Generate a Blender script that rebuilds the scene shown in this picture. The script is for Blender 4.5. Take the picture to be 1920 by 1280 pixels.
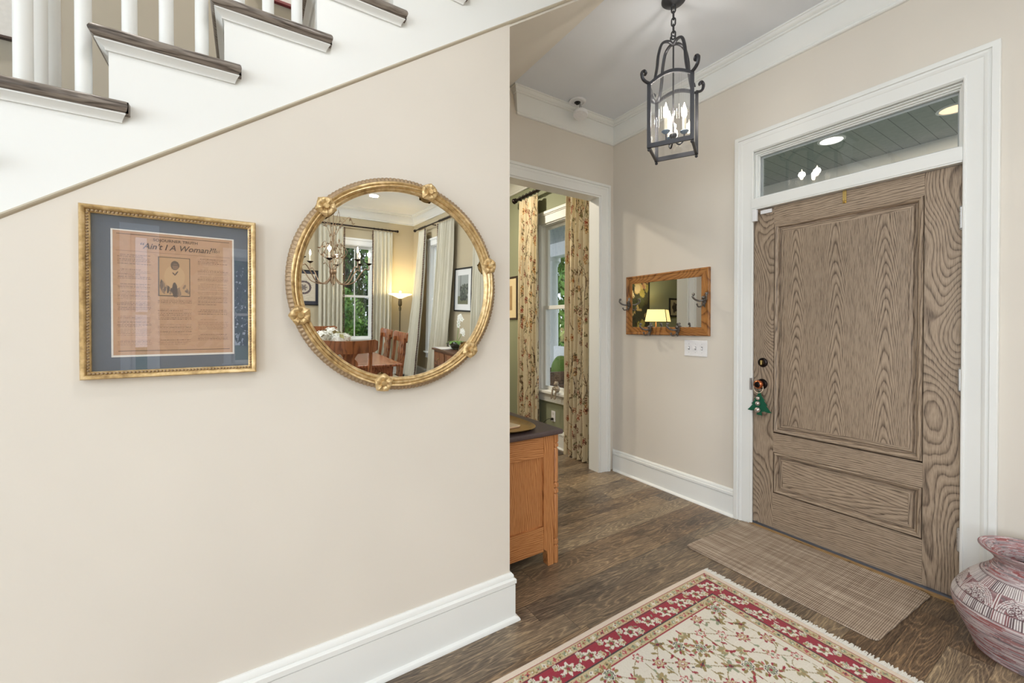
import bpy, bmesh, math, random
import numpy as np
from mathutils import Vector, Matrix, Euler
random.seed(7)
PI = math.pi
sc = bpy.context.scene
COL = sc.collection
for _o in list(bpy.data.objects): bpy.data.objects.remove(_o)

# ---------------------------------------------------------------- camera
F_PX = 775.376
cam_d = bpy.data.cameras.new('camera'); cam = bpy.data.objects.new('camera', cam_d); COL.objects.link(cam)
cam_d.sensor_width = 36.0; cam_d.sensor_fit = 'HORIZONTAL'
cam_d.lens = F_PX/1920*36.0
cam_d.shift_y = -22.06/1920
cam_d.clip_start = 0.02; cam_d.clip_end = 200
YAW, PITCH = 1.00234917, -0.007805
fwd = Vector((math.cos(YAW)*math.cos(PITCH), math.sin(YAW)*math.cos(PITCH), math.sin(PITCH)))
right = Vector((math.sin(YAW), -math.cos(YAW), 0)); up = right.cross(fwd)
cam.matrix_world = Matrix(((right.x, up.x, -fwd.x, 0), (right.y, up.y, -fwd.y, 0), (right.z, up.z, -fwd.z, 1.33), (0, 0, 0, 1)))
sc.camera = cam
sc.view_settings.view_transform = 'Standard'; sc.view_settings.look = 'None'
sc.view_settings.gamma = 1.0; sc.view_settings.use_curve_mapping = False
sc.view_settings.exposure = -0.07

# ---------------------------------------------------------------- world: bright overcast sky
w = bpy.data.worlds.new('overcast_sky'); sc.world = w; w.use_nodes = True
nt = w.node_tree; nt.nodes.clear()
wo = nt.nodes.new('ShaderNodeOutputWorld'); bg = nt.nodes.new('ShaderNodeBackground')
sky = nt.nodes.new('ShaderNodeTexSky'); sky.sky_type = 'HOSEK_WILKIE'; sky.turbidity = 8.0; sky.ground_albedo = 0.3
sky.sun_direction = Vector((-0.5, -0.3, 0.8)).normalized()
mixw = nt.nodes.new('ShaderNodeMix'); mixw.data_type = 'RGBA'; mixw.inputs[0].default_value = 0.7
nt.links.new(sky.outputs[0], mixw.inputs[6]); mixw.inputs[7].default_value = (0.80, 0.88, 1.0, 1)
nt.links.new(mixw.outputs[2], bg.inputs[0]); bg.inputs[1].default_value = 2.4
nt.links.new(bg.outputs[0], wo.inputs[0])

# ---------------------------------------------------------------- big lights: daylight outside the left windows behind the camera, added stair wall fill, ceiling downlights
def area(name, loc, target, sx, sy, power, color=(1, 1, 1), spread=PI):
    d = bpy.data.lights.new(name, 'AREA'); d.shape = 'RECTANGLE'; d.size = sx; d.size_y = sy
    d.energy = power; d.color = color; d.spread = spread
    o = bpy.data.objects.new(name, d); COL.objects.link(o); o.location = loc
    o.rotation_euler = (Vector(target)-Vector(loc)).to_track_quat('-Z', 'Y').to_euler()
    return o
DAY = (0.86, 0.94, 1.0)
WARM = (1.0, 0.86, 0.68)
area('added_stair_wall_fill', (-2.62, -5.50, 1.75), (-2.0, 0, 1.6), 1.1, 2.0, 62, DAY)  # fill for the stair wall, shining through a window added out of view
area('daylight_left_window', (-3.55, -2.1, 1.75), (0, -2.1, 1.6), 2.0, 2.0, 100, DAY)
area('daylight_left_window', (-3.55, 0.3, 1.75), (0, 0.3, 1.6), 1.6, 2.0, 70, DAY)
def downlight(loc, power, color=WARM, r=0.07):
    d = bpy.data.lights.new('downlight_and_fill', 'AREA'); d.shape = 'DISK'; d.size = 2*r; d.energy = power; d.color = color
    o = bpy.data.objects.new('downlight_and_fill', d); COL.objects.link(o); o.location = loc
    return o
CANS = [(1.77, -4.01), (-0.6, -4.0), (-0.6, -1.7), (1.9, -1.3), (-2.0, -0.4), (0.3, 0.55), (-2.2, -3.0)]
for (x, y) in CANS: downlight((x, y, 3.178), 9 if (x, y) == (0.3, 0.55) else 18.5, (0.98, 0.98, 0.98))
downlight((0.4, 4.2, 3.178), 36, (1, 0.9, 0.74)); downlight((1.9, 3.9, 3.178), 34, (1, 0.9, 0.74))

def point(name, loc, power, color, r=0.02):
    d = bpy.data.lights.new(name, 'POINT'); d.energy = power; d.color = color; d.shadow_soft_size = r
    o = bpy.data.objects.new(name, d); COL.objects.link(o); o.location = loc
    return o

# ================================================================ materials
def srgb(r, g, b):
    f = lambda c: (c/255/12.92) if c/255 <= 0.04045 else ((c/255+0.055)/1.055)**2.4
    return (f(r), f(g), f(b), 1.0)

class M:
    def __init__(s, name):
        s.m = bpy.data.materials.new(name); s.m.use_nodes = True; s.t = s.m.node_tree; s.t.nodes.clear()
        s.out = s.t.nodes.new('ShaderNodeOutputMaterial')
    def set(s, sock, v):
        if isinstance(v, bpy.types.NodeSocket): s.t.links.new(v, sock)
        elif v is not None:
            if hasattr(sock.default_value, '__len__') and not hasattr(v, '__len__'): v = [v]*len(sock.default_value)
            if hasattr(sock.default_value, '__len__'): v = list(v)[:len(sock.default_value)]
            sock.default_value = v
    def obj(s): return s.t.nodes.new('ShaderNodeTexCoord').outputs['Object']
    def gen(s): return s.t.nodes.new('ShaderNodeTexCoord').outputs['Generated']
    def attr(s, n):
        a = s.t.nodes.new('ShaderNodeAttribute'); a.attribute_name = n; return a.outputs['Color']
    def map(s, v, scale=(1, 1, 1), loc=(0, 0, 0), rot=(0, 0, 0)):
        n = s.t.nodes.new('ShaderNodeMapping'); s.set(n.inputs[0], v); n.inputs[1].default_value = loc
        n.inputs[2].default_value = rot; n.inputs[3].default_value = scale; return n.outputs[0]
    def noise(s, v, scale=5, detail=3, rough=0.5, dist=0.0, col=False):
        n = s.t.nodes.new('ShaderNodeTexNoise'); s.set(n.inputs['Vector'], v); s.set(n.inputs['Scale'], scale)
        n.inputs['Detail'].default_value = detail; n.inputs['Roughness'].default_value = rough; n.inputs['Distortion'].default_value = dist
        return n.outputs[1 if col else 0]
    def white(s, v, col=False):
        n = s.t.nodes.new('ShaderNodeTexWhiteNoise'); n.noise_dimensions = '3D'; s.set(n.inputs['Vector'], v)
        return n.outputs[1 if col else 0]
    def math(s, op, a, b=None, c=None, clamp=False):
        n = s.t.nodes.new('ShaderNodeMath'); n.operation = op; n.use_clamp = clamp
        s.set(n.inputs[0], a); s.set(n.inputs[1], b); s.set(n.inputs[2], c); return n.outputs[0]
    def add(s, a, b): return s.math('ADD', a, b)
    def mul(s, a, b): return s.math('MULTIPLY', a, b)
    def sep(s, v):
        n = s.t.nodes.new('ShaderNodeSeparateXYZ'); s.set(n.inputs[0], v); return n.outputs
    def comb(s, x, y, z):
        n = s.t.nodes.new('ShaderNodeCombineXYZ'); s.set(n.inputs[0], x); s.set(n.inputs[1], y); s.set(n.inputs[2], z); return n.outputs[0]
    def ramp(s, f, stops, interp='LINEAR'):
        n = s.t.nodes.new('ShaderNodeValToRGB'); s.set(n.inputs[0], f); cr = n.color_ramp; cr.interpolation = interp
        while len(cr.elements) < len(stops): cr.elements.new(0.5)
        for e, (p, c) in zip(cr.elements, stops): e.position = p; e.color = c if len(c) == 4 else (*c, 1)
        return n.outputs[0]
    def rampf(s, f, stops): return s.ramp(f, [(p, (v, v, v, 1)) for p, v in stops])
    def mix(s, f, a, b, mode='MIX'):
        n = s.t.nodes.new('ShaderNodeMix'); n.data_type = 'RGBA'; n.blend_type = mode
        s.set(n.inputs[0], f); s.set(n.inputs[6], a); s.set(n.inputs[7], b); return n.outputs[2]
    def bump(s, h, strength=0.3, dist=0.002):
        n = s.t.nodes.new('ShaderNodeBump'); s.set(n.inputs['Height'], h); n.inputs['Strength'].default_value = strength
        n.inputs['Distance'].default_value = dist; return n.outputs[0]
    def bsdf(s, color, rough=0.5, metal=0.0, normal=None, spec=0.5, emit=None, es=0, sheen=0, coat=0, trans=0, sub=0):
        n = s.t.nodes.new('ShaderNodeBsdfPrincipled')
        s.set(n.inputs['Base Color'], color); s.set(n.inputs['Roughness'], rough); s.set(n.inputs['Metallic'], metal)
        s.set(n.inputs['Specular IOR Level'], spec)
        if normal is not None: s.set(n.inputs['Normal'], normal)
        if emit is not None: s.set(n.inputs['Emission Color'], emit); s.set(n.inputs['Emission Strength'], es)
        if sheen: n.inputs['Sheen Weight'].default_value = sheen
        if coat: n.inputs['Coat Weight'].default_value = coat; n.inputs['Coat Roughness'].default_value = 0.12
        if trans: n.inputs['Transmission Weight'].default_value = trans
        s.t.links.new(n.outputs[0], s.out.inputs[0]); return s.m

def paint(name, rgb, rough=0.6, var=0.03, scale=40, bump=0.05, spec=0.35):
    m = M(name); o = m.obj()
    n = m.noise(o, 1.7, 2); f = m.noise(o, scale*6, 2)
    c = m.mix(m.rampf(n, [(0.3, 0), (0.7, 1)]), [x*(1-var) for x in srgb(*rgb)[:3]]+[1], [min(1, x*(1+var)) for x in srgb(*rgb)[:3]]+[1])
    return m.bsdf(c, rough, normal=m.bump(f, bump, 0.001), spec=spec)

def flat(name, rgb, rough=0.5, metal=0.0, spec=0.5, nscale=60, var=0.08, **k):
    m = M(name); n = m.noise(m.obj(), nscale, 3)
    b = srgb(*rgb)[:3]
    c = m.mix(n, [x*(1-var) for x in b]+[1], [min(1, x*(1+var)) for x in b]+[1])
    return m.bsdf(c, rough, metal, spec=spec, **k)

def thin_glass(name, ior=1.5, tint=(1, 1, 1, 1), boost=1.0):
    m = M(name)
    fr = m.t.nodes.new('ShaderNodeFresnel'); fr.inputs[0].default_value = ior
    tr = m.t.nodes.new('ShaderNodeBsdfTransparent'); tr.inputs[0].default_value = tint
    gl = m.t.nodes.new('ShaderNodeBsdfGlossy'); gl.inputs['Roughness'].default_value = 0.0
    nn = m.noise(m.obj(), 4, 1); m.set(gl.inputs['Color'], m.mix(nn, (0.96, 0.98, 1, 1), (1, 1, 1, 1)))
    mx = m.t.nodes.new('ShaderNodeMixShader')
    ge = m.t.nodes.new('ShaderNodeNewGeometry')
    m.set(mx.inputs[0], m.math('MULTIPLY', m.mul(fr.outputs[0], m.math('SUBTRACT', 1.0, ge.outputs['Backfacing'])), boost*2.0, clamp=True))
    m.t.links.new(tr.outputs[0], mx.inputs[1]); m.t.links.new(gl.outputs[0], mx.inputs[2])
    m.t.links.new(mx.outputs[0], m.out.inputs[0]); return m.m

def oak(name, across, along, dark, mid, light, mode='straight', rough=0.45, rings=24, k=9.0, period=0.2, off=0.0, pores=1.0, depth=None, coat=0):
    """plain-sawn grain; across / along are axis indices of object coordinates"""
    m = M(name); o = m.obj(); s = m.sep(o); a = s[across]; l = s[along]
    d = depth if depth is not None else (3-across-along)
    st = m.comb(m.mul(a, 7.0), m.mul(l, 1.5), m.mul(s[d], 3.0))
    n1 = m.noise(st, 1.0, 3, 0.55)
    if mode == 'cathedral':
        g = m.math('DIVIDE', m.math('PINGPONG', m.add(m.add(a, off), m.mul(m.add(m.noise(m.comb(m.mul(a, 2.0), m.mul(l, 1.1), 7.7), 1.0, 1), -0.5), 0.05)), period/2), period/2)
        g = m.math('POWER', g, 1.6)
        v = m.add(m.add(m.mul(l, rings), m.mul(g, k)), m.mul(n1, 5.0))
    elif mode == 'swirl':
        n2 = m.noise(m.comb(m.mul(a, 4.0), m.mul(l, 1.3), 3.3), 1.0, 1, 0.4)
        v = m.add(m.mul(n2, 42.0), m.mul(n1, 3.0))
    else:
        v = m.add(m.add(m.mul(a, rings*3.2), m.mul(l, rings*0.12)), m.mul(n1, 7.0))
    fr = m.math('FRACT', v)
    ring = m.rampf(fr, [(0.0, 0.05), (0.18, 0.55), (0.5, 0.95), (0.85, 0.8), (0.95, 0.1), (1.0, 0.05)])
    por = m.noise(m.comb(m.mul(a, 420.0), m.mul(l, 16.0), m.mul(s[d], 60.0)), 1.0, 2, 0.6)
    por = m.rampf(por, [(0.36, 0.0), (0.52, 1.0)])
    big = m.noise(m.comb(m.mul(a, 2.0), m.mul(l, 0.8), 1.7), 1.0, 2)
    f = m.add(m.mul(ring, 0.62), m.mul(por, 0.38*pores))
    f = m.add(f, m.mul(m.add(big, -0.5), 0.35))
    c = m.ramp(f, [(0.12, srgb(*dark)), (0.5, srgb(*mid)), (0.95, srgb(*light))])
    return m.bsdf(c, rough, normal=m.bump(f, 0.25, 0.001), spec=0.4, coat=coat)

WALL = paint('beige_wall_paint', (221, 214, 203), 0.75)
TRIM = paint('white_trim_paint', (236, 237, 234), 0.4, var=0.015, bump=0.03)
CEIL = paint('ceiling_paint', (230, 234, 240), 0.85)
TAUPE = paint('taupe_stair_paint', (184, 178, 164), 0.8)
DINE = paint('dining_taupe_paint', (192, 180, 152), 0.8)
GREEN = paint('olive_green_paint', (164, 158, 98), 0.8)
GREYBLUE = paint('grey_blue_paint', (128, 138, 138), 0.7)
GLASS = thin_glass('window_glass')
PICGLASS = thin_glass('picture_glass', boost=1.7)
MIRROR = M('mirror_silver').bsdf((0.93, 0.94, 0.93, 1), 0.0, 1.0)
BLACKM = flat('blackened_iron', (62, 60, 60), 0.45, 0.6)
LIRON = flat('lantern_iron', (70, 70, 74), 0.42, 0.5)
BRONZE = flat('dark_bronze', (46, 38, 36), 0.3, 0.8)
STEEL = flat('satin_steel', (205, 205, 205), 0.3, 0.8)
BRASS = flat('polished_brass', (212, 186, 120), 0.25, 0.9)
COPPER = flat('rubbed_copper', (190, 110, 70), 0.25, 0.9)
PEWTER = flat('pewter', (120, 116, 112), 0.3, 0.85)
WPLASTIC = flat('white_plastic', (238, 238, 240), 0.35, 0)
BPLASTIC = flat('black_plastic', (25, 25, 25), 0.4, 0)
DW = dict(dark=(80, 66, 54), mid=(138, 120, 102), light=(176, 156, 134))
OAKV = oak('door_oak_stile', 1, 2, mode='swirl', **DW)
OAKH = oak('door_oak_rail', 2, 1, mode='straight', rings=26, **DW)
OAKC = oak('door_oak_panel', 1, 2, mode='cathedral', rings=13, k=13.0, period=0.215, off=-0.795, **DW)
OAKP = oak('door_oak_lower_panel', 2, 1, mode='cathedral', rings=10, k=5.0, period=0.26, off=-0.25, **DW)
CW = dict(dark=(140, 86, 46), mid=(182, 120, 70), light=(206, 148, 96))
CHESTV = oak('chest_wood', 0, 2, mode='straight', rings=30, pores=0.8, rough=0.4, **CW)
CHESTH = oak('chest_wood_rail', 2, 0, mode='straight', rings=30, pores=0.8, rough=0.4, **CW)
MW_ = dict(dark=(84, 50, 24), mid=(144, 94, 48), light=(176, 122, 66))
MIRW = oak('honey_oak_rail', 2, 1, mode='swirl', rough=0.4, **MW_)
MIRWV = oak('honey_oak_stile', 1, 2, mode='swirl', rough=0.4, **MW_)
OAKS = oak('door_oak_straight', 1, 2, mode='straight', rings=22, **DW)
MAHO = oak('cherry_table_wood', 0, 1, mode='straight', rings=6, pores=0.3, rough=0.25, dark=(110, 62, 38), mid=(154, 92, 60), light=(180, 114, 78), coat=0.3)
MAHOV = oak('cherry_chair_wood', 0, 2, mode='straight', rings=5, pores=0.3, rough=0.25, dark=(108, 62, 36), mid=(144, 88, 52), light=(168, 108, 68), coat=0.3)
TREADW = oak('stair_tread_wood', 1, 0, mode='straight', rings=26, rough=0.35, dark=(60, 54, 48), mid=(98, 88, 80), light=(138, 128, 118))
DKWOOD = oak('dark_sideboard_wood', 1, 0, mode='straight', rings=20, rough=0.3, dark=(58, 38, 26), mid=(92, 64, 46), light=(120, 88, 66))
SLATE = flat('dark_chest_top', (84, 70, 68), 0.45, 0, nscale=90, var=0.25)

def gold_mat():
    m = M('antique_gold'); o = m.obj(); n = m.noise(o, 60, 4); n2 = m.noise(o, 9, 2)
    c = m.ramp(m.add(m.mul(n, 0.6), m.mul(n2, 0.4)), [(0.3, srgb(146, 116, 74)), (0.5, srgb(204, 174, 122)), (0.7, srgb(236, 212, 168))])
    return m.bsdf(c, 0.36, 0.55, spec=0.6)
GOLD = gold_mat()
DGOLD = flat('dark_gold_rim', (158, 134, 104), 0.45, 0.4, nscale=150, var=0.35)

def vcol(name, rough=0.8, bump=0.0, sheen=0, nscale=500, **k):
    m = M(name); c = m.attr('Col'); n = m.noise(m.obj(), nscale, 2)
    c2 = m.mix(m.mul(n, 0.25), c, (0, 0, 0, 1), 'MIX') if bump else c
    nn = m.noise(m.obj(), 3, 1); c2 = m.mix(m.mul(nn, 0.04), c2, (0.4, 0.35, 0.3, 1))
    return m.bsdf(c2, rough, normal=m.bump(n, bump, 0.002) if bump else None, sheen=sheen, spec=0.3, **k)

def floor_mat():
    m = M('oak_floor_boards'); s = m.sep(m.obj()); x, y = s[0], s[1]
    W_ = 0.128
    r = m.math('DIVIDE', m.add(y, 10.03), W_); row = m.math('FLOOR', r); fy = m.math('FRACT', r)
    rr = m.white(m.comb(row, 3.1, 0))
    L = m.math('DIVIDE', m.add(m.add(x, 20.0), m.mul(rr, 7.7)), 1.25); ci = m.math('FLOOR', L); fx = m.math('FRACT', L)
    idv = m.comb(row, ci, 0.5); rnd = m.white(idv); rnd2 = m.white(m.comb(row, ci, 9.5))
    gx = m.mul(x, 1.1); gy = m.mul(m.add(y, m.mul(rnd, 5.0)), 9.0)
    n1 = m.noise(m.comb(gx, gy, m.mul(rnd, 37.0)), 1.0, 2, 0.45, 0.25)
    v = m.add(m.mul(n1, 24.0), m.mul(m.noise(m.comb(m.mul(x, 5.0), m.mul(y, 40.0), rnd), 1.0, 3), 2.2))
    fr = m.math('FRACT', v)
    ring = m.rampf(fr, [(0, 0.25), (0.35, 0.40), (0.55, 1.0), (0.68, 0.55), (0.9, 0.3), (1.0, 0.25)])
    por = m.noise(m.comb(m.mul(x, 22.0), m.mul(y, 380.0), rnd), 1.0, 3, 0.7)
    por = m.rampf(por, [(0.35, 0.0), (0.6, 1.0)])
    blot = m.noise(m.comb(m.mul(x, 2.2), m.mul(y, 7.0), m.mul(rnd, 9.0)), 1.0, 3, 0.6)
    f = m.add(m.add(m.mul(ring, 0.50), m.mul(por, 0.32)), m.add(m.mul(m.add(rnd, -0.5), 0.26), m.mul(m.add(blot, -0.5), 0.70)))
    c = m.ramp(f, [(0.0, srgb(66, 56, 48)), (0.25, srgb(100, 87, 74)), (0.5, srgb(134, 117, 96)), (0.75, srgb(168, 147, 118)), (1.0, srgb(200, 178, 144))])
    warm = m.mix(m.rampf(rnd2, [(0.45, 0.0), (0.9, 0.45)]), c, m.mix(1.0, c, srgb(236, 196, 150), 'MULTIPLY'))
    edge = m.math('MINIMUM', m.math('MINIMUM', fy, m.math('SUBTRACT', 1.0, fy)), m.mul(m.math('MINIMUM', fx, m.math('SUBTRACT', 1.0, fx)), 9.8))
    e = m.rampf(edge, [(0.0, 0.45), (0.012, 0.8), (0.022, 1.0)])
    c = m.mix(1.0, warm, m.comb(e, e, e), 'MULTIPLY')
    return m.bsdf(c, m.rampf(por, [(0, 0.42), (1, 0.28)]), normal=m.bump(m.add(f, m.mul(e, 2.0)), 0.15, 0.001), spec=0.5)
FLOOR = floor_mat()

def mat_mat():
    m = M('woven_doormat_fibre'); s = m.sep(m.obj()); x, y = s[0], s[1]
    nx = m.noise(m.comb(m.mul(x, 60.0), m.mul(y, 3.0), 0), 1.0, 2); ny = m.noise(m.comb(m.mul(x, 4.0), m.mul(y, 60.0), 5), 1.0, 2)
    a = m.math('SINE', m.mul(x, 2*PI/0.0088)); b = m.math('SINE', m.mul(y, 2*PI/0.0075))
    ck = m.math('MULTIPLY', m.rampf(m.add(m.mul(a, 0.5), 0.5), [(0.15, 0), (0.5, 1)]), m.rampf(m.add(m.mul(b, 0.5), 0.5), [(0.15, 0), (0.55, 1)]))
    f = m.add(m.mul(ck, -0.55), m.add(m.mul(nx, 0.9), m.mul(ny, 0.35)))
    c = m.ramp(f, [(0.0, srgb(96, 82, 70)), (0.3, srgb(140, 122, 106)), (0.6, srgb(182, 164, 146)), (0.85, srgb(214, 200, 182))])
    return m.bsdf(c, 0.9, normal=m.bump(ck, 0.3, 0.002), spec=0.1)
DOORMAT = mat_mat()

def emis(name, rgb, strength):
    m = M(name); n = m.noise(m.obj(), 3, 1)
    return m.bsdf(srgb(*rgb), 0.5, emit=m.mix(n, [c*0.95 for c in srgb(*rgb)[:3]]+[1], srgb(*rgb)), es=strength)
BULB = emis('bulb_glow', (255, 238, 210), 25)
CANGLOW = emis('downlight_glow', (255, 246, 232), 6)
SHADEGLOW = emis('lit_glass_shade', (255, 236, 190), 2.2)
SHADELIT = emis('lit_parchment_shade', (250, 226, 150), 1.2)
CANDLE = flat('ivory_candle_sleeve', (236, 228, 206), 0.5)

# ================================================================ mesh helpers
class MB:
    def __init__(s): s.v = []; s.f = []; s.mi = []; s.cur = 0
    def add(s, vs, fs):
        b = len(s.v); s.v += [tuple(v) for v in vs]
        for f in fs: s.f.append(tuple(i+b for i in f)); s.mi.append(s.cur)
    def box(s, a, b, mat=None):
        (x0, y0, z0), (x1, y1, z1) = a, b
        x0, x1 = min(x0, x1), max(x0, x1); y0, y1 = min(y0, y1), max(y0, y1); z0, z1 = min(z0, z1), max(z0, z1)
        vs = [(x0, y0, z0), (x1, y0, z0), (x1, y1, z0), (x0, y1, z0), (x0, y0, z1), (x1, y0, z1), (x1, y1, z1), (x0, y1, z1)]
        if mat is not None: vs = [mat @ Vector(v) for v in vs]
        s.add(vs, [(0, 3, 2, 1), (4, 5, 6, 7), (0, 1, 5, 4), (1, 2, 6, 5), (2, 3, 7, 6), (3, 0, 4, 7)]); return s
    def prism(s, poly, ax, a, b):
        """poly 2D list in the plane normal to axis ax, extruded a..b along ax"""
        def p3(p, t):
            return (t, p[0], p[1]) if ax == 0 else ((p[0], t, p[1]) if ax == 1 else (p[0], p[1], t))
        n = len(poly)
        s.add([p3(p, a) for p in poly]+[p3(p, b) for p in poly],
              [tuple(range(n))[::-1], tuple(range(n, 2*n))]+[(i, (i+1) % n, n+(i+1) % n, n+i) for i in range(n)]); return s
    def run(s, prof, p0, p1, out, upv=(0, 0, 1), m0=0, m1=0, caps=True):
        p0, p1, out, upv = map(Vector, (p0, p1, out, upv)); d = (p1-p0).normalized(); n = len(prof)
        A = [p0+out*o+upv*u-d*(m0*o) for o, u in prof]; B = [p1+out*o+upv*u+d*(m1*o) for o, u in prof]
        fs = [(i, (i+1) % n, n+(i+1) % n, n+i) for i in range(n)]
        if caps: fs += [tuple(range(n))[::-1], tuple(range(n, 2*n))]
        s.add(A+B, fs); return s
    def loft(s, rows, close_u=False, close_v=False):
        nv = len(rows); nu = len(rows[0]); vs = [p for r in rows for p in r]; fs = []
        for j in range(nv if close_v else nv-1):
            for i in range(nu if close_u else nu-1):
                j2 = (j+1) % nv; i2 = (i+1) % nu
                fs.append((j*nu+i, j*nu+i2, j2*nu+i2, j2*nu+i))
        s.add(vs, fs); return s
    def lathe(s, prof, c=(0, 0, 0), n=24, ax=2, caps=True):
        rows = []
        for r, h in prof:
            row = []
            for i in range(n):
                a = 2*PI*i/n; p = (r*math.cos(a), r*math.sin(a), h)
                if ax == 0: p = (h, p[0], p[1])
                elif ax == 1: p = (p[0], h, -p[1]) if False else (p[1], h, p[0])
                row.append((p[0]+c[0], p[1]+c[1], p[2]+c[2]))
            rows.append(row)
        b = len(s.v); s.loft(rows, close_u=True)
        if caps:
            s.f.append(tuple(b+i for i in range(n))[::-1]); s.mi.append(s.cur)
            k = b+n*(len(prof)-1); s.f.append(tuple(k+i for i in range(n))); s.mi.append(s.cur)
        return s
    def tube(s, pts, r, n=10, flatr=None, closed=False, caps=True):
        pts = [Vector(p) for p in pts]; N = len(pts); rows = []; prev = None
        for i, p in enumerate(pts):
            if closed: t = (pts[(i+1) % N]-pts[i-1]).normalized()
            else: t = (pts[min(i+1, N-1)]-pts[max(i-1, 0)]).normalized()
            if prev is None:
                a = Vector((0, 0, 1)) if abs(t.z) < 0.9 else Vector((1, 0, 0))
                u = t.cross(a).normalized()
            else: u = (prev-t*prev.dot(t)).normalized()
            prev = u; v = t.cross(u); rr = r[i] if hasattr(r, '__len__') else r; r2 = rr*(flatr or 1)
            rows.append([p+u*(rr*math.cos(2*PI*k/n))+v*(r2*math.sin(2*PI*k/n)) for k in range(n)])
        b = len(s.v); s.loft(rows, close_u=True, close_v=closed)
        if caps and not closed:
            s.f.append(tuple(b+i for i in range(n))[::-1]); s.mi.append(s.cur)
            k = b+n*(N-1); s.f.append(tuple(k+i for i in range(n))); s.mi.append(s.cur)
        return s
    def ball(s, c, r, n=12, sq=(1, 1, 1)):
        rows = []; m = max(4, n//2)
        for j in range(1, m):
            a = PI*j/m; rows.append([(c[0]+r*sq[0]*math.sin(a)*math.cos(2*PI*i/n), c[1]+r*sq[1]*math.sin(a)*math.sin(2*PI*i/n), c[2]-r*sq[2]*math.cos(a)) for i in range(n)])
        b = len(s.v); s.loft(rows, close_u=True); t = len(s.v)
        s.v += [(c[0], c[1], c[2]-r*sq[2]), (c[0], c[1], c[2]+r*sq[2])]
        k = b+n*(m-2)
        for i in range(n):
            s.f.append((b+(i+1) % n, b+i, t)); s.mi.append(s.cur); s.f.append((k+i, k+(i+1) % n, t+1)); s.mi.append(s.cur)
        return s
    def rect_frame(s, a0, a1, b0, b1, prof, mp, closed=True):
        """moulding around a rectangle; prof = (w, out); mp(a, b, out) -> point. not closed: three sides (open at the bottom)"""
        rows = []
        for wv, o in prof:
            if closed: c = [(a0-wv, b0-wv), (a0-wv, b1+wv), (a1+wv, b1+wv), (a1+wv, b0-wv)]
            else: c = [(a0-wv, b0), (a0-wv, b1+wv), (a1+wv, b1+wv), (a1+wv, b0)]
            rows.append([mp(p[0], p[1], o) for p in c])
        b = len(s.v); n = len(prof); s.loft(rows, close_u=closed, close_v=True)
        if not closed:
            s.f.append(tuple(b+4*j for j in range(n))); s.mi.append(s.cur); s.f.append(tuple(b+4*j+3 for j in range(n))[::-1]); s.mi.append(s.cur)
        return s
    def xf(s, mat, start=0):
        s.v[start:] = [tuple(mat @ Vector(v)) for v in s.v[start:]]; return s
    def build(s, name, mat, parent=None, smooth=None, bevel=0, seg=2, local=None):
        me = bpy.data.meshes.new(name)
        me.from_pydata([tuple(v) for v in s.v], [], s.f)
        mats = mat if isinstance(mat, (list, tuple)) else [mat]
        for m_ in mats: me.materials.append(m_)
        if len(mats) > 1: me.polygons.foreach_set('material_index', s.mi)
        bm = bmesh.new(); bm.from_mesh(me); bmesh.ops.recalc_face_normals(bm, faces=bm.faces); bm.to_mesh(me); bm.free()
        o = bpy.data.objects.new(name, me); COL.objects.link(o)
        if smooth is not None:
            me.polygons.foreach_set('use_smooth', [True]*len(me.polygons))
            try: me.set_sharp_from_angle(angle=math.radians(smooth))
            except Exception: pass
        if bevel:
            b = o.modifiers.new('bevel', 'BEVEL'); b.width = bevel; b.segments = seg; b.limit_method = 'ANGLE'; b.angle_limit = math.radians(40)
        if parent is not None:
            o.parent = parent
            if local is None: o.matrix_parent_inverse = parent_world(parent).inverted()
        return o

def parent_world(p):
    m = p.matrix_basis.copy()
    if p.parent: m = parent_world(p.parent) @ p.matrix_parent_inverse @ m
    return m
def tag(o, label=None, cat=None, group=None, kind=None):
    if label: o['label'] = label
    if cat: o['category'] = cat
    if group: o['group'] = group
    if kind: o['kind'] = kind
    return o
def thing(name, label, cat, loc=(0, 0, 0), rot=(0, 0, 0), group=None):
    o = bpy.data.objects.new(name, None); o.empty_display_size = 0.1; COL.objects.link(o)
    o.location = loc; o.rotation_euler = rot; return tag(o, label, cat, group)
def st(o): o['kind'] = 'structure'; return o
KIDS = {}
def dup(o, parent=None):
    c = o.copy(); COL.objects.link(c)
    if parent is not None: c.parent = parent
    for ch in [x for x in bpy.data.objects if x.parent == o and x != c]: dup(ch, c)
    return c
def text(body, size, loc, rot, mat, name='lettering', parent=None, shear=0.0, extrude=0.0002, align='CENTER', sx=1.0, bold=0.0):
    cu = bpy.data.curves.new('lettering_curve', 'FONT'); cu.body = body; cu.size = size; cu.shear = shear; cu.extrude = extrude
    cu.align_x = align; cu.resolution_u = 3; cu.offset = bold
    tmp = bpy.data.objects.new('lettering_curve', cu); me = bpy.data.meshes.new_from_object(tmp)
    bpy.data.objects.remove(tmp); me.name = name; me.materials.clear(); me.materials.append(mat)
    me.transform(Matrix.Translation(loc) @ Euler(rot).to_matrix().to_4x4() @ Matrix.Diagonal((sx, 1, 1, 1)))
    o = bpy.data.objects.new(name, me); COL.objects.link(o)
    if parent is not None: o.parent = parent; o.matrix_parent_inverse = parent_world(parent).inverted()
    return o

def bez(P, n=18):
    out = []
    pts = [P[0]]+list(P)+[P[-1]]
    for i in range(1, len(pts)-2):
        p0, p1, p2, p3 = [np.array(q, float) for q in pts[i-1:i+3]]
        for j in range(n):
            u = j/n; out.append(0.5*((2*p1)+(-p0+p2)*u+(2*p0-5*p1+4*p2-p3)*u*u+(-p0+3*p1-3*p2+p3)*u**3))
    out.append(np.array(pts[-2], float)); return out

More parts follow.
